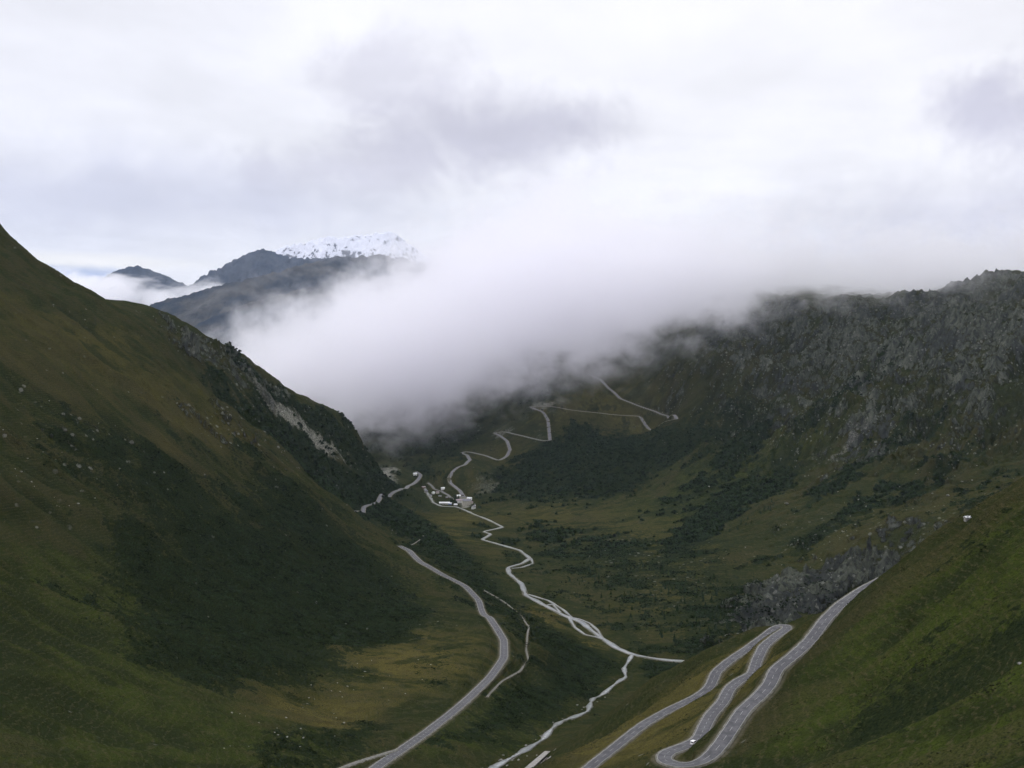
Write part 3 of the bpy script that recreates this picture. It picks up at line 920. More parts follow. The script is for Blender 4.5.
M_RIVER = water_material('milky meltwater', False)
M_STREAM = water_material('white water', True)
wv = np.linspace(3.0, 5.2, len(L_river)) * (1 + .35 * np.sin(np.arange(len(L_river)) * 0.21) + .2 * np.sin(np.arange(len(L_river)) * 0.53)) + RNG.normal(0, 0.35, len(L_river))
ribbon('river', L_river, 8, 0.0, M_RIVER, skirt=1.5, widths=wv)
for b in L_braids:
    ribbon('river_branch', b, 4, 0.02, M_RIVER, skirt=1.5, widths=2.3 + 0.9 * np.sin(np.arange(len(b)) * 0.4))
ribbon('mountain_stream', L_stream, 4, -0.3, M_STREAM, skirt=1.0, widths=3.0 + 1.6 * np.sin(np.arange(len(L_stream)) * 0.35) + RNG.normal(0, 0.4, len(L_stream)))


# ------------------------------------------------------------------ far mountains
def far_range(name, sil, D0, D1, foot, rough_amp, mat, n=(420, 170), seed=0, drop=0.45, wave=None):
    """a mountain range: crest heights given along its length, slopes falling to both sides with spurs and gullies"""
    dm = (D0 + D1) / 2
    us = np.array([p[0] for p in sil], float)
    cr = []
    for i, (u, v) in enumerate(sil):
        D = D0 + (D1 - D0) * (u - us[0]) / (us[-1] - us[0])
        cr.append(P(u, v, D=D))
    cr = np.array(cr)
    nu, nv = n
    t = np.linspace(0, 1, nu)
    tc = (us - us[0]) / (us[-1] - us[0])
    c = np.stack([np.interp(t, tc, cr[:, k]) for k in range(3)], 1)
    wdt = (c[:, 2].max() - foot) / drop
    s = np.linspace(-1, 0.8, nv)                              # -1 towards the viewer
    S_, T_ = np.meshgrid(s, np.arange(nu), indexing='ij')
    x = c[T_, 0] + 0 * S_; y = c[T_, 1] + S_ * wdt
    fall = np.abs(S_) ** 0.85
    z = c[T_, 2] - (c[T_, 2] - foot) * fall
    wave = wave or wdt * 0.35
    nz = fbm((x + seed * 999).astype(np.float32), (y * 0.45).astype(np.float32), wave, 7, 0.52, True)
    z = z + (nz - 0.35) * rough_amp * (0.12 + np.minimum(1, np.abs(S_) * 3.0))
    z = z + fbm((x - seed * 77).astype(np.float32), y.astype(np.float32), wave * 0.12, 4, 0.55, True) * rough_amp * 0.10
    co = np.stack([x, y, z], -1).reshape(-1, 3)
    ii = np.arange(nu * nv).reshape(nv, nu)
    qd = np.stack([ii[:-1, :-1], ii[:-1, 1:], ii[1:, 1:], ii[1:, :-1]], -1).reshape(-1, 4)
    return props(link(mesh_np(name, co, qd, mat, True)), kind='structure')


def range_material(name, snow_at, low, high, patch=0.5):
    mt, nt = new_mat(name)
    pos = nt.node('ShaderNodeTexCoord').outputs['Object']
    sp = nt.node('ShaderNodeSeparateXYZ'); nt.l.new(pos, sp.inputs[0]); z = sp.outputs[2]
    nrmz = nt.node('ShaderNodeSeparateXYZ'); nt.l.new(nt.node('ShaderNodeNewGeometry').outputs['Normal'], nrmz.inputs[0])
    n = nt.noise(pos, 0.0016, 7, 0.65, 0.4)
    n2 = nt.noise(pos, 0.008, 5, 0.7, 0.4)
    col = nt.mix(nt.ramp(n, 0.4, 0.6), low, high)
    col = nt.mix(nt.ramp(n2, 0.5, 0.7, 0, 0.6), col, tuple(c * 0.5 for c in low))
    if snow_at:
        f = nt.m('ADD', nt.m('DIVIDE', nt.m('SUBTRACT', z, snow_at[0]), snow_at[1]), nt.m('MULTIPLY', nt.m('SUBTRACT', n2, 0.5), 3.4))
        f = nt.m('ADD', f, nt.m('MULTIPLY', nt.m('SUBTRACT', nrmz.outputs[2], 0.75), 2.0))
        n3 = nt.noise(nt.mapping(pos, scale=(1, 1, .35)), 0.0024, 7, 0.75, 1.2)
        f = nt.m('ADD', f, nt.m('MULTIPLY', nt.m('SUBTRACT', n3, 0.50), 5.0))
        col = nt.mix(nt.ramp(f, -0.1, 0.35), col, (0.60, 0.62, 0.70))
    finish(nt, col, 1.0, n2, 40.0, 0.6, spec=0.0)
    return mt


M_R1 = range_material('haze tinted far slope', None, (0.030, 0.042, 0.062), (0.075, 0.078, 0.084))  # blue of distance haze is put into the slope colour
M_R2 = range_material('haze tinted pale slope', None, (0.055, 0.072, 0.105), (0.085, 0.10, 0.13))  # lightened and blued in colour, adding to the thin haze box
M_R3 = range_material('snow covered rock', (1700, 900), (0.12, 0.13, 0.16), (0.18, 0.19, 0.22))  # bare rock painted paler and bluer for distance haze
far_range('brown_ridge', [(60, 355), (110, 327), (150, 307), (175, 299), (210, 291), (250, 280), (300, 267), (335, 260), (380, 258), (440, 266), (520, 294)], 9500, 12500, -300, 420, M_R1, seed=1)
far_range('lower_ridge', [(130, 388), (170, 350), (200, 324), (250, 304), (310, 289), (360, 277), (430, 280), (500, 304)], 8000, 9500, -300, 220, M_R1, seed=5)
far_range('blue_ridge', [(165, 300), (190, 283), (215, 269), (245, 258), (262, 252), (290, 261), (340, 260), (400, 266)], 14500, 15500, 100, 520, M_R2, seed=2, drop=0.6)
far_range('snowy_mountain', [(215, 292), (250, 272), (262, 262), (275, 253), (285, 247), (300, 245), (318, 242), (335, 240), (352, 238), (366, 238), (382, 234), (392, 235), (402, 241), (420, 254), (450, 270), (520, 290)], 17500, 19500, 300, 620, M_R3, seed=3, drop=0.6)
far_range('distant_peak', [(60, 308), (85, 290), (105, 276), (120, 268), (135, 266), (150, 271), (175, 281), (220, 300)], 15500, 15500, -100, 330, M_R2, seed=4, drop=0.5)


# ------------------------------------------------------------------ cloud lying in the valley
def box(name, lo, hi, mat):
    co = [(x, y, z) for x in (lo[0], hi[0]) for y in (lo[1], hi[1]) for z in (lo[2], hi[2])]
    f = [(0, 1, 3, 2), (4, 6, 7, 5), (0, 4, 5, 1), (2, 3, 7, 6), (0, 2, 6, 4), (1, 5, 7, 3)]
    return link(mesh_np(name, np.array(co), np.array(f), mat, False))


def cloud_bank():
    mt, nt = new_mat('drifting cloud')
    pos = nt.node('ShaderNodeTexCoord').outputs['Object']
    n_lo = nt.noise(pos, 0.0011, 2, 0.5)
    nfull = nt.noise(nt.mapping(pos, scale=(1, 1, 1.5)), 0.0034, 5, 0.66, 0.5)
    sp = nt.node('ShaderNodeSeparateXYZ'); nt.l.new(pos, sp.inputs[0])
    x, y, z = sp.outputs
    base = nt.ramp(x, -450, 1250, 165, 800, smooth=False)
    up = nt.m('SUBTRACT', z, base)
    top = nt.ramp(x, -2000, 300, 345, 1370, smooth=False)
    top = nt.m('MINIMUM', top, nt.ramp(x, -100, 1400, 1330, 1090, smooth=False))
    dn = nt.m('SUBTRACT', top, z)
    fr = nt.m('SUBTRACT', y, 4050)
    bk = nt.m('SUBTRACT', 6900, y)
    e = nt.m('MINIMUM', nt.m('MINIMUM', up, dn), nt.m('MULTIPLY', nt.m('MINIMUM', fr, bk), 0.5))
    e = nt.m('ADD', e, nt.m('ADD', nt.m('MULTIPLY', nt.m('SUBTRACT', nfull, 0.5), 720.0), nt.m('MULTIPLY', nt.m('SUBTRACT', n_lo, 0.5), 200.0)))
    nw = nt.noise(nt.mapping(pos, loc=(5000, 0, 0)), 0.0085, 3, 0.62, 0.6)
    e = nt.m('ADD', e, nt.m('MULTIPLY', nt.m('SUBTRACT', nw, 0.5), 190.0))
    dens = nt.m('MULTIPLY', nt.m('POWER', nt.ramp(e, -60, 260), 1.5), 0.0078)
    # ragged fringe: near its rim the cloud breaks into shreds
    shred = nt.m('MULTIPLY', nt.ramp(nw, 0.40, 0.56), nt.ramp(nfull, 0.36, 0.52))
    rim = nt.ramp(e, 40, 330)
    dens = nt.m('MULTIPLY', dens, nt.m('ADD', rim, nt.m('MULTIPLY', nt.m('SUBTRACT', 1.0, rim), shred)))
    v = nt.node('ShaderNodeVolumePrincipled')
    v.inputs['Color'].default_value = (0.986, 0.983, 1.0, 1)
    v.inputs['Anisotropy'].default_value = 0.78
    nt.put(v.inputs['Density'], dens)
    o = nt.node('ShaderNodeOutputMaterial'); nt.l.new(v.outputs[0], o.inputs['Volume'])
    b = box('cloud_bank', (-2600, 3800, 100), (2800, 7100, 1550), mt)
    props(b, kind='stuff', label='white bank of low cloud filling the head of the valley', cat='cloud')


cloud_bank()


def haze():
    mt, nt = new_mat('mountain air')
    v = nt.node('ShaderNodeVolumePrincipled')
    v.inputs['Color'].default_value = (0.66, 0.80, 1.0, 1)
    v.inputs['Density'].default_value = 0.0000065
    v.inputs['Anisotropy'].default_value = 0.2
    o = nt.node('ShaderNodeOutputMaterial'); nt.l.new(v.outputs[0], o.inputs['Volume'])
    b = box('haze', (-14000, -2500, -1200), (14000, 26000, 3200), mt)
    props(b, kind='stuff', label='thin blue mountain air', cat='haze')


haze()
sc.cycles.volume_step_rate = 0.33


def far_cloud(name, lo, hi, wave, dens0, label, seed):
    mt, nt = new_mat(name)
    pos = nt.node('ShaderNodeTexCoord').outputs['Object']
    sp = nt.node('ShaderNodeSeparateXYZ'); nt.l.new(pos, sp.inputs[0])
    n = nt.noise(nt.mapping(pos, loc=(seed * 1000.0, 0, 0), scale=(1, 1, 1.7)), 1.0 / wave, 4, 0.6, 0.3)
    r = None
    for k in range(3):
        c, h = (lo[k] + hi[k]) / 2, (hi[k] - lo[k]) / 2
        q = nt.m('DIVIDE', nt.m('SUBTRACT', sp.outputs[k], c), h)
        q = nt.m('MULTIPLY', q, q)
        r = q if r is None else nt.m('ADD', r, q)
    f = nt.m('SUBTRACT', 0.75, r)
    f = nt.m('ADD', f, nt.m('MULTIPLY', nt.m('SUBTRACT', n, 0.5), 4.6))
    v = nt.node('ShaderNodeVolumePrincipled')
    v.inputs['Color'].default_value = (0.986, 0.983, 1.0, 1)
    v.inputs['Anisotropy'].default_value = 0.6
    nt.put(v.inputs['Density'], nt.m('MULTIPLY', nt.ramp(f, 0.0, 0.5), dens0))
    o = nt.node('ShaderNodeOutputMaterial'); nt.l.new(v.outputs[0], o.inputs['Volume'])
    props(box(name, lo, hi, mt), kind='stuff', label=label, cat='cloud')


far_cloud('low_cloud', (-6600, 11500, 800), (-3000, 13500, 1450), 900, 0.004, 'small white cloud below the dim far peak', 3)

# ================================================================== things
def simple_mat(name, col, rough=0.8, var=0.25, scale=0.5):
    spec = 0.0 if rough >= 0.9 else 0.3
    mt, nt = new_mat(name)
    pos = nt.node('ShaderNodeTexCoord').outputs['Object']
    n = nt.noise(pos, scale, 4, 0.65)
    finish(nt, nt.mix(nt.ramp(n, 0.35, 0.65), tuple(c * (1 - var) for c in col), tuple(min(1, c * (1 + var * 0.6)) for c in col)), rough, n, 0.05, 0.4, spec=spec)
    return mt


M_WHITE = simple_mat('white render', (0.62, 0.62, 0.60))
M_CREAM = simple_mat('cream render', (0.42, 0.40, 0.34))
M_STONE = simple_mat('granite masonry', (0.24, 0.235, 0.22), 0.9, 0.4)
M_WOOD = simple_mat('dark larch boards', (0.09, 0.06, 0.04))
M_ROOFW = simple_mat('pale sheet roof', (0.66, 0.67, 0.68), 0.5)
M_ROOFG = simple_mat('slate roof', (0.17, 0.17, 0.19))
M_ROOFR = simple_mat('mauve tile roof', (0.27, 0.22, 0.23))
M_GLASS = simple_mat('window glass', (0.03, 0.035, 0.045), 0.15)
M_BLUE = simple_mat('blue paint', (0.20, 0.26, 0.48))
M_CONC = simple_mat('weathered concrete', (0.25, 0.24, 0.225), 0.9, 0.35, 0.3)
M_ROCKB = simple_mat('pale granite boulder', (0.20, 0.20, 0.18), 0.9, 0.45, 0.6)
M_NEEDLE = simple_mat('dark needles', (0.022, 0.036, 0.020), 0.9, 0.5, 0.6)
M_LARCH = simple_mat('larch needles', (0.045, 0.058, 0.024), 0.9, 0.5, 0.6)
M_BARK = simple_mat('bark', (0.06, 0.05, 0.04), 0.95)
M_VANW = simple_mat('white car paint', (0.80, 0.80, 0.80), 0.3, 0.02)
M_CARD = simple_mat('dark car paint', (0.025, 0.028, 0.035), 0.3, 0.05)
M_TYRE = simple_mat('tyre rubber', (0.02, 0.02, 0.02), 0.9)
M_RIM = simple_mat('wheel rim', (0.4, 0.4, 0.41), 0.4)
M_LAMP = simple_mat('lamp glass', (0.7, 0.7, 0.66), 0.2)
M_RED = simple_mat('red lamp', (0.4, 0.02, 0.02), 0.3)
M_GRAVEL = simple_mat('ballast', (0.21, 0.20, 0.185), 0.95, 0.4, 1.5)
M_RAIL = simple_mat('rail steel', (0.22, 0.17, 0.14), 0.5)


class MB:
    def __init__(s): s.v = []; s.f = []

    def box(s, lo, hi):
        b = len(s.v)
        s.v += [(x, y, z) for x in (lo[0], hi[0]) for y in (lo[1], hi[1]) for z in (lo[2], hi[2])]
        s.f += [tuple(b + i for i in q) for q in [(0, 1, 3, 2), (4, 6, 7, 5), (0, 4, 5, 1), (2, 3, 7, 6), (0, 2, 6, 4), (1, 5, 7, 3)]]

    def poly(s, pts): b = len(s.v); s.v += list(pts); s.f.append(tuple(range(b, b + len(pts))))

    def prism(s, prof, y0, y1):
        """profile of (x, z) drawn out along y"""
        b = len(s.v); n = len(prof)
        s.v += [(x, y0, z) for x, z in prof] + [(x, y1, z) for x, z in prof]
        s.f.append(tuple(range(b, b + n))); s.f.append(tuple(range(b + 2 * n - 1, b + n - 1, -1)))
        for i in range(n):
            j = (i + 1) % n
            s.f.append((b + i, b + n + i, b + n + j, b + j))

    def cyl(s, c, r, h, axis='z', n=14, r2=None):
        b = len(s.v); r2 = r if r2 is None else r2
        for k, rr_ in ((0, r), (1, r2)):
            for i in range(n):
                a = 2 * math.pi * i / n
                p, q = math.cos(a) * rr_, math.sin(a) * rr_
                s.v.append((c[0] + p, c[1] + q, c[2] + k * h) if axis == 'z' else (c[0] + k * h, c[1] + p, c[2] + q))
        for i in range(n):
            j = (i + 1) % n
            s.f.append((b + i, b + j, b + n + j, b + n + i))
        s.f.append(tuple(range(b + n - 1, b - 1, -1))); s.f.append(tuple(range(b + n, b + 2 * n)))

    def make(s, name, mat, parent=None, bevel=0.0, smooth=False):
        me = bpy.data.meshes.new(name); me.from_pydata(s.v, [], s.f); me.update()
        me.materials.append(mat)
        if smooth:
            for p in me.polygons: p.use_smooth = True
        o = bpy.data.objects.new(name, me)
        link(o, parent)
        if bevel:
            md = o.modifiers.new('bevel', 'BEVEL'); md.width = bevel; md.segments = 2; md.limit_method = 'ANGLE'
        return o


def empty(name, loc, rz=0.0):
    o = bpy.data.objects.new(name, None); o.empty_display_size = 1
    o.location = loc; o.rotation_euler = (0, 0, rz)
    return link(o)


def copy_tree(o, parent=None):
    c = o.copy(); COL.objects.link(c)
    if parent is not None: c.parent = parent
    for ch in list(o.children): copy_tree(ch, c)
    return c


def on_land(u, v, dmin=0.0, dmax=1e9, sink=0.0):
    h = hit(H_FINAL, u, v)
    if h is not None and not (dmin <= h[1] <= dmax): h = None
    return None if h is None else (h[0], h[1], h[2] - sink)


# ------------------------------------------------------------------ buildings of the village
def house(name, at, rz, w, l, h, rise, wall_m, roof_m, label, cat='building', floors=2, cols=4, flat=False, over=0.6, door=True, chimney=True, sink=3.0, group=None):
    t = empty(name, at, rz)
    props(t, label, cat, group)
    m = MB(); m.box((-l / 2, -w / 2, -sink), (l / 2, w / 2, h))
    if not flat:
        b = len(m.v)
        m.v += [(-l / 2 + .01, -w / 2, h), (-l / 2 + .01, w / 2, h), (-l / 2 + .01, 0, h + rise), (l / 2 - .01, -w / 2, h), (l / 2 - .01, w / 2, h), (l / 2 - .01, 0, h + rise)]
        m.f += [(b, b + 2, b + 1), (b + 3, b + 4, b + 5)]
    m.make('wall', wall_m, t)
    m = MB(); th = 0.35
    if flat:
        m.box((-l / 2 - over, -w / 2 - over, h + .01), (l / 2 + over, w / 2 + over, h + rise))
    else:
        k = rise / (w / 2); e = over
        b = len(m.v)
        prof = [(-w / 2 - e, h - e * k), (0, h + rise), (w / 2 + e, h - e * k), (w / 2 + e, h - e * k + th), (0, h + rise + th), (-w / 2 - e, h - e * k + th)]
        n = 6
        m.v += [(-l / 2 - e, y, z + .02) for y, z in prof] + [(l / 2 + e, y, z + .02) for y, z in prof]
        m.f += [(b, b + 1, b + 4, b + 5), (b + 1, b + 2, b + 3, b + 4), (b + 6, b + 11, b + 10, b + 7), (b + 7, b + 10, b + 9, b + 8)]
        m.f += [(b + i, b + n + i, b + n + (i + 1) % n, b + (i + 1) % n) for i in range(n)]
    rf = m.make('roof', roof_m, t)
    if chimney and not flat:
        m = MB(); m.box((l * .2 - .6, -.6 + w * .12, h + rise * 0.4), (l * .2 + .6, .6 + w * .12, h + rise + 1.6)); m.make('chimney', M_STONE, rf)
    fh = h / floors
    for fl in range(floors):
        for c in range(cols):
            x = -l / 2 + l * (c + 0.5) / cols
            for sd_ in (-1, 1):
                if door and fl == 0 and c == cols // 2 and sd_ == -1: continue
                m = MB(); m.box((x - .65, min(sd_ * (w / 2 - .05), sd_ * (w / 2 + .06)), fl * fh + fh * .35), (x + .65, max(sd_ * (w / 2 - .05), sd_ * (w / 2 + .06)), fl * fh + fh * .35 + 1.4))
                m.make('window', M_GLASS, t)
    if door:
        x = -l / 2 + l * (cols // 2 + 0.5) / cols
        m = MB(); m.box((x - .7, -w / 2 - .07, 0), (x + .7, -w / 2 + .05, 2.2)); m.make('door', M_WOOD, t)
    return t


def vil(u, v, z=None):
    p = on_land(u, v, dmin=3300)
    return (p[0], p[1], p[2])


house('hotel', vil(466.5, 505), 0.25, 17, 30, 16, 5, M_CREAM, M_ROOFG, 'large pale hotel block with rows of windows beside the foot of the mountain road', 'hotel', 4, 8)
house('hotel_annex', vil(459.5, 503), 0.25, 14, 24, 10, 4, M_WHITE, M_ROOFR, 'broad white annex with mauve roof left of the large pale hotel', 'hotel', 3, 6)
house('guest_house', vil(469.5, 500.5), -0.2, 11, 17, 8, 3.5, M_WHITE, M_ROOFW, 'white house with pale roof behind the right end of the hotel', 'house', 2, 4)
house('guest_house', vil(458.5, 497.5), 0.5, 10, 15, 7, 3.5, M_CREAM, M_ROOFW, 'cream house with pale roof where the mountain road enters the village', 'house', 2, 4)
house('long_shed', vil(444.5, 504), 0.02, 11, 38, 5, 2.5, M_WHITE, M_ROOFW, 'long low building with a bright white roof beside the river', 'shed', 1, 9, chimney=False)
house('station_shed', vil(450, 504.5), 0.02, 9, 12, 4.5, 2, M_BLUE, M_ROOFW, 'short blue walled shed at the right end of the long white roofed building', 'shed', 1, 3, chimney=False)
house('cottage', vil(442.8, 490), 0.3, 9, 13, 5, 3, M_WHITE, M_ROOFW, 'small white cottage standing alone above the village lane', 'cottage', 1, 3)
house('cottage', vil(433.3, 494), 0.9, 8, 10, 6, 3, M_WHITE, M_ROOFW, 'small white cottage at the upper end of the lane above the river', 'cottage', 2, 2)
house('cottage', vil(430.3, 497), 0.4, 9, 11, 6, 3, M_CREAM, M_ROOFG, 'cream cottage with grey roof on the river bank', 'cottage', 2, 3)
house('barn', vil(423.5, 488.5), 0.6, 10, 14, 5, 3, M_WOOD, M_ROOFR, 'brown wooden barn with mauve roof at the left end of the village', 'barn', 1, 3, chimney=False)
house('barn', vil(440, 497), 0.2, 8, 11, 4, 2.5, M_STONE, M_ROOFG, 'grey stone barn on the meadow inside the bend of the lane', 'barn', 1, 2, chimney=False)
house('roadside_house', vil(415, 475.5), 0.3, 9, 14, 6, 2.8, M_WHITE, M_ROOFW, 'white house inside the hairpin above the village', 'house', 2, 3)
for _u, _v, _r, _w, _l, _h, _wm, _rm, _lb in [
    (437.5, 493.5, .5, 8, 11, 5, M_CREAM, M_ROOFR, 'cream house with mauve roof below the lane, between the stone barn and the white cottage'),
    (426, 492.5, .8, 9, 12, 6, M_STONE, M_ROOFG, 'grey stone house beside the river near the left end of the village'),
    (447, 498.5, .1, 7, 9, 4, M_WOOD, M_ROOFG, 'little brown hut with slate roof behind the long white roofed building'),
    (455.5, 506, .3, 8, 12, 5, M_STONE, M_ROOFW, 'low stone garage with pale roof on the river bank in front of the annex'),
    (471.5, 504, 1.0, 8, 10, 6, M_CREAM, M_ROOFR, 'small cream house with mauve roof between the large hotel and the chapel'),
    (462.5, 496, .3, 7, 10, 5, M_WOOD, M_ROOFG, 'brown wooden house at the very foot of the mountain road')]:
    house('house', vil(_u, _v), _r, _w, _l, _h, 2.8, _wm, _rm, _lb, 'house', 2, 3)
# chapel with a tower
tc_ = vil(473.5, 509)
t = house('chapel', tc_, 1.1, 9, 15, 7, 5, M_WHITE, M_ROOFG, 'small white chapel with a pointed tower standing right of the hotel', 'chapel', 1, 3, chimney=False)
m = MB(); m.box((7.6, -2.2, -3), (12, 2.2, 13)); tw = m.make('tower', M_WHITE, t)
m = MB(); b = 0
m.v += [(7.2, -2.6, 13.01), (12.4, -2.6, 13.01), (12.4, 2.6, 13.01), (7.2, 2.6, 13.01), (9.8, 0, 19)]
m.f += [(0, 1, 4), (1, 2, 4), (2, 3, 4), (3, 0, 4), (3, 2, 1, 0)]
m.make('spire', M_ROOFG, tw)
# hut on the rim of the near slope
hp = on_land(968, 519, dmax=1200) or P(968, 519, D=650)
house('mountain_hut', (hp[0], hp[1], hp[2] + -0.1), 0.15, 2.6, 4.0, 0.8, 0.6, M_STONE, M_ROOFW, 'low stone hut with a pale roof on the rim of the near slope', 'hut', 1, 2, over=0.25, door=False, chimney=False, sink=3)

# railway cutting and tunnel at the lower edge
ra, rb = np.array(on_land(528, 775)), np.array(on_land(556, 748))
dv = rb - ra; ln = np.hypot(dv[0], dv[1]); rz = math.atan2(dv[1], dv[0])
t = empty('railway_gallery', tuple(ra), rz)
props(t, 'grey concrete railway gallery roof beside the dark cutting at the lower edge', 'gallery')
slope = dv[2] / ln


def sloped(lo, hi, m):
    b = len(m.v); m.box(lo, hi)
    m.v[b:] = [(x, y, z + x * slope) for x, y, z in m.v[b:]]


m = MB(); sloped((-30, 0, 1.6), (ln * 0.72, 5.2, 2.2), m); m.make('roof', M_CONC, t)
m = MB(); sloped((-30, 4.7, -4), (ln * 0.72, 5.1, 1.59), m); m.make('wall', M_CONC, t)
for i in range(8):
    m = MB(); x = -28 + i * 6.2
    if x < ln * 0.7: sloped((x, 0.1, -2), (x + .5, .6, 1.59), m); m.make('pillar', M_CONC, t)
t = empty('railway_track', tuple(ra), rz); props(t, 'narrow railway track in the cutting beside the grey gallery', 'railway')
m = MB(); sloped((-30, -3.4, -1.2), (ln, -0.1, -0.1), m); m.make('ballast', M_GRAVEL, t)
m = MB()
for y in (-2.3, -1.3): sloped((-30, y - .04, -0.05), (ln, y + .04, 0.1), m)
m.make('rails', M_RAIL, t)
m = MB()
for i in range(int((30 + ln) / 0.9)): sloped((-30 + i * .9, -2.7, -0.095), (-29.75 + i * .9, -0.9, -0.055), m)
m.make('sleepers', M_WOOD, t)
t = empty('retaining_wall', tuple(ra), rz); props(t, 'pale stone retaining wall along the railway cutting', 'wall')
m = MB(); sloped((-30, -4.6, -3.5), (ln * 1.05, -3.9, 1.4), m); m.make('masonry', M_STONE, t)
m = MB(); sloped((-30, -4.7, 1.41), (ln * 1.05, -3.8, 1.6), m); m.make('coping', M_CONC, t)


# ------------------------------------------------------------------ vehicles
def line_at(q, u, v):
    """nearest station of a line to a seen point, with its heading"""
    best, bi = 1e9, 0
    for i in range(len(q)):
        x, y, z = q[i][0], q[i][1], q[i][2] - CZ
        cp, sp = math.cos(PITCH), math.sin(PITCH)
        yc = y * cp - z * sp; zc = y * sp + z * cp
        d = (512 + F * x / yc - u) ** 2 + (384 - F * zc / yc - v) ** 2
        if d < best: best, bi = d, i
    j0, j1 = max(bi - 2, 0), min(bi + 2, len(q) - 1)
    dx, dy, dz = q[j1] - q[j0]
    return q[bi], math.atan2(dy, dx), math.atan2(dz, math.hypot(dx, dy))


def vehicle(name, paint_m, L, W, Hh, van, label, cat, line, u, v, side, lift, flip=False):
    p, hd, pt = line_at(line, u, v)
    n = (math.sin(hd), -math.cos(hd))
    t = empty(name, (p[0] + n[0] * side, p[1] + n[1] * side, p[2] + lift))
    t.rotation_euler = (0, -pt, hd)
    if flip: t.rotation_euler = (0, pt, hd + math.pi)
    props(t, label, cat)
    if van: prof = [(-L / 2, .35), (-L / 2 + .02, Hh - .25), (-L / 2 + .2, Hh - .02), (L / 2 - 1.75, Hh), (L / 2 - .95, Hh * .58), (L / 2 - .1, Hh * .47), (L / 2, .35)]
    else: prof = [(-L / 2, .35), (-L / 2 + .02, .85), (-L / 2 + .35, Hh * .66), (-L / 2 + .95, Hh), (L / 2 - 1.9, Hh), (L / 2 - 1.15, Hh * .64), (L / 2 - .08, Hh * .52), (L / 2, .35)]
    m = MB(); m.prism(prof, -W / 2, W / 2); body = m.make('body', paint_m, t, bevel=0.06)
    zt, zb = Hh - .15, Hh * .62
    for s in (-1, 1):
        m = MB(); y = s * (W / 2 + .006)
        xs = (-L / 2 + .5, L / 2 - 1.95, L / 2 - 1.3) if not van else (-L / 2 + .4, L / 2 - 1.85, L / 2 - 1.15)
        m.poly([(xs[0], y, zb), (xs[2], y, zb), (xs[1], y, zt), (xs[0] + .3, y, zt)]); m.make('side_window', M_GLASS, body)
    # windscreen and rear window sit just proud of the body
    a, b_ = ((L / 2 - 1.72, Hh - .03), (L / 2 - 1.0, Hh * .60)) if van else ((L / 2 - 1.87, Hh - .03), (L / 2 - 1.2, Hh * .66))
    m = MB(); m.poly([(a[0] + .03, -W / 2 + .12, a[1]), (b_[0] + .03, -W / 2 + .12, b_[1]), (b_[0] + .03, W / 2 - .12, b_[1]), (a[0] + .03, W / 2 - .12, a[1])]); m.make('windscreen', M_GLASS, body)
    if van: m = MB(); m.poly([(-L / 2 - .012, -W / 2 + .15, zb), (-L / 2 - .012, W / 2 - .15, zb), (-L / 2 - .004, W / 2 - .15, zt - .15), (-L / 2 - .004, -W / 2 + .15, zt - .15)])
    else: m = MB(); m.poly([(-L / 2 + .35, -W / 2 + .15, Hh * .7), (-L / 2 + .35, W / 2 - .15, Hh * .7), (-L / 2 + .86, W / 2 - .15, Hh - .03), (-L / 2 + .86, -W / 2 + .15, Hh - .03)])
    m.make('rear_window', M_GLASS, body)
    for s in (-1, 1):
        m = MB(); m.box((L / 2 - .03, s * W * .36 - .16, .6), (L / 2 + .02, s * W * .36 + .16, .78)); m.make('headlight', M_LAMP, body)
        m = MB(); m.box((-L / 2 - .03, s * W * .42 - .08, .7), (-L / 2 + .01, s * W * .42 + .08, 1.0)); m.make('tail_light', M_RED, body)
        for x in (-L * .30, L * .30):
            m = MB(); m.cyl((0, 0, 0), .33, .22, 'x'); w_ = m.make('wheel', M_TYRE, t)
            w_.rotation_euler = (0, 0, R(90)); w_.location = (x, s * (W / 2 - .12) - .11, .33)
            m = MB(); m.cyl((-.005 if s < 0 else .2, 0, 0), .2, .03, 'x'); m.make('rim', M_RIM, w_)
    return t


vehicle('van', M_VANW, 4.9, 1.95, 2.2, True, 'white van driving round the hairpin bend on the near slope', 'van', L_upper, 691, 747, 2.0, 0.22)
vehicle('car', M_CARD, 4.3, 1.75, 1.45, False, 'dark car driving on the wide road below the left mountainside', 'car', L_left, 494.5, 634, -1.8, 0.27)


# ------------------------------------------------------------------ boulders
def rock_mesh(seed, mat=M_ROCKB):
    import bmesh
    bm = bmesh.new(); bmesh.ops.create_icosphere(bm, subdivisions=2, radius=1.0)
    rg_ = np.random.default_rng(seed)
    pl = rg_.normal(size=(7, 3)); pl /= np.linalg.norm(pl, axis=1)[:, None]; dd = rg_.uniform(.55, .85, 7)
    for v in bm.verts:
        c = np.array(v.co)
        for n_, d_ in zip(pl, dd):
            k = c @ n_ - d_
            if k > 0: c = c - n_ * k
        c = c * (1 + rg_.normal(0, .03)); v.co = (c[0] * 1.2, c[1], c[2] * .8)
    me = bpy.data.meshes.new('boulder'); bm.to_mesh(me); bm.free(); me.materials.append(mat)
    return me


ROCKS = [rock_mesh(s) for s in range(5)]


def boulder(u, v, size, label, group, dmin=0, dmax=1e9):
    p = on_land(u, v, dmin, dmax)
    if p is None: return
    o = bpy.data.objects.new('boulder', ROCKS[random.randrange(5)])
    o.location = (p[0], p[1], p[2] + size * .15)
    o.scale = (size * random.uniform(.8, 1.25), size * random.uniform(.8, 1.2), size * random.uniform(.7, 1.1))
    o.rotation_euler = (random.uniform(-.3, .3), random.uniform(-.3, .3), random.uniform(0, 6.28))
    props(link(o), label, 'boulder', group)


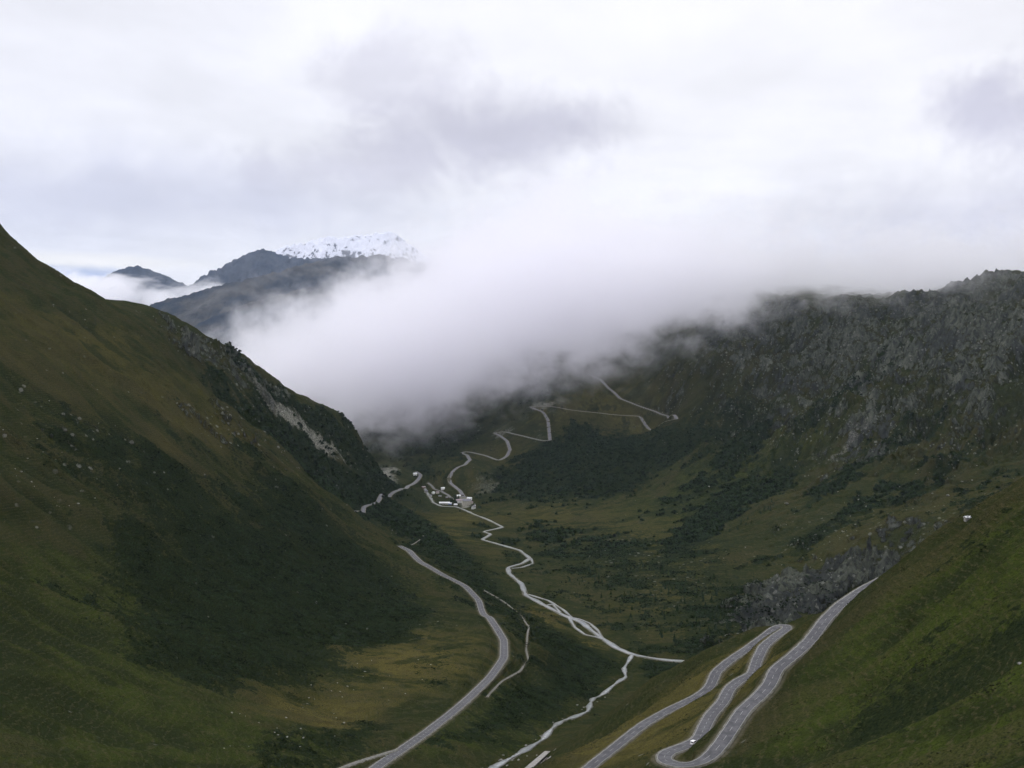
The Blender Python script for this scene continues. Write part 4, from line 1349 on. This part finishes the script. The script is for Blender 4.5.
for u, v, s, lab in [
    (787, 504.5, 9, 'pale oblong boulder high on the green slope across the valley, right of the scrub streaks'), (948, 496, 8, 'big pale boulder above the rim of the near slope, largest of its cluster'),
    (962, 482, 5.5, 'left one of two pale boulders close together near the top right meadow'), (972, 481, 4.5, 'right one of two pale boulders close together near the top right meadow'),
    (988, 499, 5, 'pale boulder just over the rim of the near slope at the right'), (859, 500, 5.5, 'pale boulder in the middle of the slope across the valley'),
    (939, 458, 5, 'lone pale boulder below the grey crags at the right'), (838, 492, 4, 'small pale boulder left of the mid slope boulder'),
    (709, 487, 6, 'pale boulder on the grass strip between two scrub streaks'), (537, 755.5, 1.5, 'round white boulder beside the grey railway gallery'),
    (623, 462, 5, 'small pale boulder in the scrub under the long terrace'), (1020, 664, 1.4, 'pale boulder near the right edge of the near slope')]:
    boulder(u, v, s * .62, lab, None, dmax=1200 if v > 640 else 1e9, dmin=0 if v > 640 else 1300)


def strew(n, poly, smin, smax, label, group, dmin=0, dmax=1e9):
    us = [p[0] for p in poly]; vs = [p[1] for p in poly]; k = 0; tries = 0
    while k < n and tries < 4000:
        tries += 1
        u, v = random.uniform(min(us), max(us)), random.uniform(min(vs), max(vs))
        ins = False
        for i in range(len(poly)):
            (x1, y1), (x2, y2) = poly[i], poly[(i + 1) % len(poly)]
            if (y1 > v) != (y2 > v) and u < (x2 - x1) * (v - y1) / (y2 - y1) + x1: ins = not ins
        if not ins: continue
        yield u, v
        k += 1


G1 = 'boulders on the slope across the valley'
for u, v in strew(45, [(700, 560), (760, 520), (860, 480), (960, 440), (1010, 460), (960, 510), (880, 540), (800, 570)], 1, 2, '', ''):
    boulder(u, v, random.choice([1.0, 1.2, 1.5, 2.4]), 'small pale boulder strewn on the grass slope across the valley', G1)
G2 = 'boulders on the golden meadow'
for u, v in strew(40, [(300, 690), (400, 640), (440, 670), (400, 700), (330, 745), (200, 760), (180, 730)], 1, 2, '', ''):
    boulder(u, v, random.choice([.5, .7, .9, 1.2]), 'small pale boulder lying on the golden meadow below the dark scrub', G2)
G3 = 'boulders on the left mountainside'
for u, v in strew(22, [(5, 400), (60, 400), (150, 450), (120, 520), (30, 520), (0, 470)], 1, 2, '', ''):
    boulder(u, v, random.choice([.5, .8, 1.1, 1.6]), 'small grey boulder among the crags of the left mountainside', G3)
G4 = 'boulders beside the mountain stream'
for u, v in strew(45, [(480, 768), (520, 745), (560, 715), (600, 690), (612, 692), (570, 726), (525, 760), (500, 775)], 1, 2, '', ''):
    boulder(u, v, random.choice([.5, .8, 1.1, 1.5]), 'pale boulder beside the white mountain stream', G4)


# ------------------------------------------------------------------ conifers
def crown_mesh(seed, hgt, rad, mat, loose):
    rg_ = np.random.default_rng(seed); v = []; f = []
    tiers = 11
    for k in range(tiers):
        z = hgt * (.12 + .86 * k / tiers); r = rad * (1 - k / tiers) ** .85 + .15
        nb = 9 if k < 7 else 6
        for i in range(nb):
            if rg_.random() < loose: continue
            a = 2 * math.pi * (i + rg_.random() * .8) / nb; rl = r * rg_.uniform(.65, 1.15); dr = rl * rg_.uniform(.15, .5)
            wd = r * .42; b = len(v); ca, sa = math.cos(a), math.sin(a)
            v += [(0, 0, z + hgt * .05), (ca * rl * .55 - sa * wd, sa * rl * .55 + ca * wd, z - dr * .4), (ca * rl, sa * rl, z - dr), (ca * rl * .55 + sa * wd, sa * rl * .55 - ca * wd, z - dr * .4), (ca * rl * .4, sa * rl * .4, z - dr - .4)]
            f += [(b, b + 1, b + 2), (b, b + 2, b + 3), (b + 1, b + 4, b + 2), (b + 3, b + 2, b + 4), (b, b + 4, b + 1), (b, b + 3, b + 4)]
    me = bpy.data.meshes.new('crown'); me.from_pydata(v, [], f); me.materials.append(mat)
    return me


def trunk_mesh(hgt):
    m = MB(); m.cyl((0, 0, -1.5), .35, hgt * .92 + 1.5, 'z', 7, .05)
    me = bpy.data.meshes.new('trunk'); me.from_pydata(m.v, [], m.f); me.materials.append(M_BARK)
    return me


KINDS = [(crown_mesh(s, h, r, mt, lo), trunk_mesh(h), nm) for s, h, r, mt, lo, nm in
         [(1, 14, 3.0, M_NEEDLE, .08, 'spruce_tree'), (2, 12, 2.8, M_NEEDLE, .15, 'spruce_tree'), (3, 13, 3.4, M_LARCH, .25, 'larch_tree'), (4, 10, 3.1, M_NEEDLE, .2, 'pine_tree')]]


def tree(p, kind, sc_, label, group):
    cm, tm, nm = KINDS[kind]
    o = empty(nm, (p[0], p[1], p[2] - .3), random.uniform(0, 6.28)); o.scale = (sc_ * random.uniform(.85, 1.2), sc_ * random.uniform(.85, 1.2), sc_)
    props(o, label, 'tree', group)
    link(bpy.data.objects.new('crown', cm), o); link(bpy.data.objects.new('trunk', tm), o)


GROVES = [
    (26, [(448, 505), (451, 499), (460, 498), (460, 505)], (0, 0, 1), (.9, 1.4), 'dark conifer in the grove between the long shed and the hotel', 'conifers in the village grove', 3300),
    (34, [(268, 392), (300, 404), (345, 424), (372, 452), (380, 466), (345, 436), (310, 416), (275, 402)], (0, 0, 1, 3), (.9, 1.5), 'dark conifer on the rocky crest left of the cloud', 'conifers along the left crest', 2600),
    (120, [(560, 575), (590, 560), (650, 565), (720, 575), (760, 600), (720, 640), (690, 648), (640, 630), (600, 605)], (1, 3, 2, 0), (.7, 1.3), 'small dark conifer among scrub on the boulder strewn valley floor', 'conifers on the valley floor', 1500),
    (32, [(650, 556), (690, 530), (725, 512), (800, 465), (800, 472), (735, 517), (700, 538), (660, 560)], (0, 1, 3), (.7, 1.1), 'dark conifer in the upper row slanting down the slope across the valley', 'conifers in the slanting row', 2000),
    (18, [(728, 528), (760, 512), (775, 500), (778, 506), (760, 520), (730, 533)], (0, 1, 3), (.7, 1.1), 'dark conifer in the short slanting row below the longer one', 'conifers in the short row', 2000),
    (24, [(395, 478), (412, 490), (425, 505), (440, 515), (425, 520), (405, 505), (390, 492)], (0, 1, 3), (.7, 1.2), 'dark conifer on the slope left of the village', 'conifers left of the village', 2600),
    (24, [(420, 470), (448, 470), (448, 486), (436, 484), (424, 480)], (0, 0, 1), (.8, 1.2), 'dark conifer on the slope behind the village', 'conifers behind the village', 3600),
]
for n, poly, kinds, (s0, s1), lab, grp, dmin in GROVES:
    for u, v in strew(n, poly, 0, 0, '', ''):
        p = on_land(u, v, dmin)
        if p is not None: tree(p, random.choice(kinds), random.uniform(s0, s1), lab, grp)


# ------------------------------------------------------------------ forest and scrub nobody could count
def clumps(name, n, label, cat, mat, mask, smin, smax, dlo, dhi, tall=0.8, seed=1):
    rg_ = np.random.default_rng(seed)
    wgt = mask * (DG > dlo) * (DG < dhi) * (np.abs(np.arctan2(X32, Y32)) < R(30)) * (W_WATER < .05) * (VERGE < .05)
    cell = DG * np.gradient(rr)[:, None]
    wgt = (wgt * cell / np.maximum(DG, 700) ** 1.6).ravel().astype(float)
    cs = np.cumsum(wgt); pick = np.searchsorted(cs, rg_.random(n) * cs[-1])
    px, py, pz = GX.ravel()[pick], GY.ravel()[pick], H_FINAL.ravel()[pick]
    px = px + rg_.normal(0, 2, n); py = py + rg_.normal(0, 3, n); pz = hsample(H_FINAL, px, py)
    # one clump: a ragged little dome of eight faces
    ang = np.arange(5) * 2 * np.pi / 5
    ring = np.stack([np.cos(ang), np.sin(ang), np.full(5, .12)], 1)
    ring2 = np.stack([np.cos(ang + .6) * .62, np.sin(ang + .6) * .62, np.full(5, .72)], 1)
    tmpl = np.concatenate([ring, ring2, [[0, 0, 1.0]]])
    V = tmpl[None] * (1 + rg_.normal(0, .22, (n, 11, 1)))
    sz = rg_.uniform(smin, smax, n)[:, None, None] * np.clip(np.hypot(px, py) / 1800, .6, 1.7)[:, None, None]
    V = V * sz * np.array([1, 1, tall]) + np.stack([px, py, pz - .2], 1)[:, None]
    fc = []
    for i in range(5):
        j = (i + 1) % 5
        fc += [(i, j, 5 + i), (j, 5 + j, 5 + i), (5 + i, 5 + j, 10)]
    fc = np.array(fc)[None] + (np.arange(n) * 11)[:, None, None]
    o = mesh_np(name, V.reshape(-1, 3), None, mat, False, tris=fc.reshape(-1, 3))
    props(link(o), label, cat, kind='stuff')


M_SCRUB = simple_mat('alder leaves', (0.013, 0.020, 0.010), 0.9, 0.65, 0.05)
clumps('alder_scrub', 52000, 'dark alder scrub covering the slopes', 'scrub', M_SCRUB, sstep(SHRUB + N_FINE * .5 + N_MID * .4, .45, .8), 1.0, 2.3, 600, 3000, .9, 5)
clumps('far_forest', 16000, 'dark forest on the slopes round the village', 'forest', M_SCRUB, sstep(SHRUB + N_FINE * .4, .5, .8), 2.0, 4.0, 2900, 5200, 1.3, 6)

M_TUFT = simple_mat('heather and sedge tufts', (0.022, 0.026, 0.011), 0.9, 0.6, 0.05)
clumps('heather_tufts', 60000, 'dark tufts of heather and sedge on the grass slopes', 'heather', M_TUFT, sstep(N_FINE * .7 + N_MID * .6 + ST_FINE * .5, .0, .5) * (1 - sstep(SHRUB, .4, .8)), .4, 1.3, 300, 1400, .6, 8)
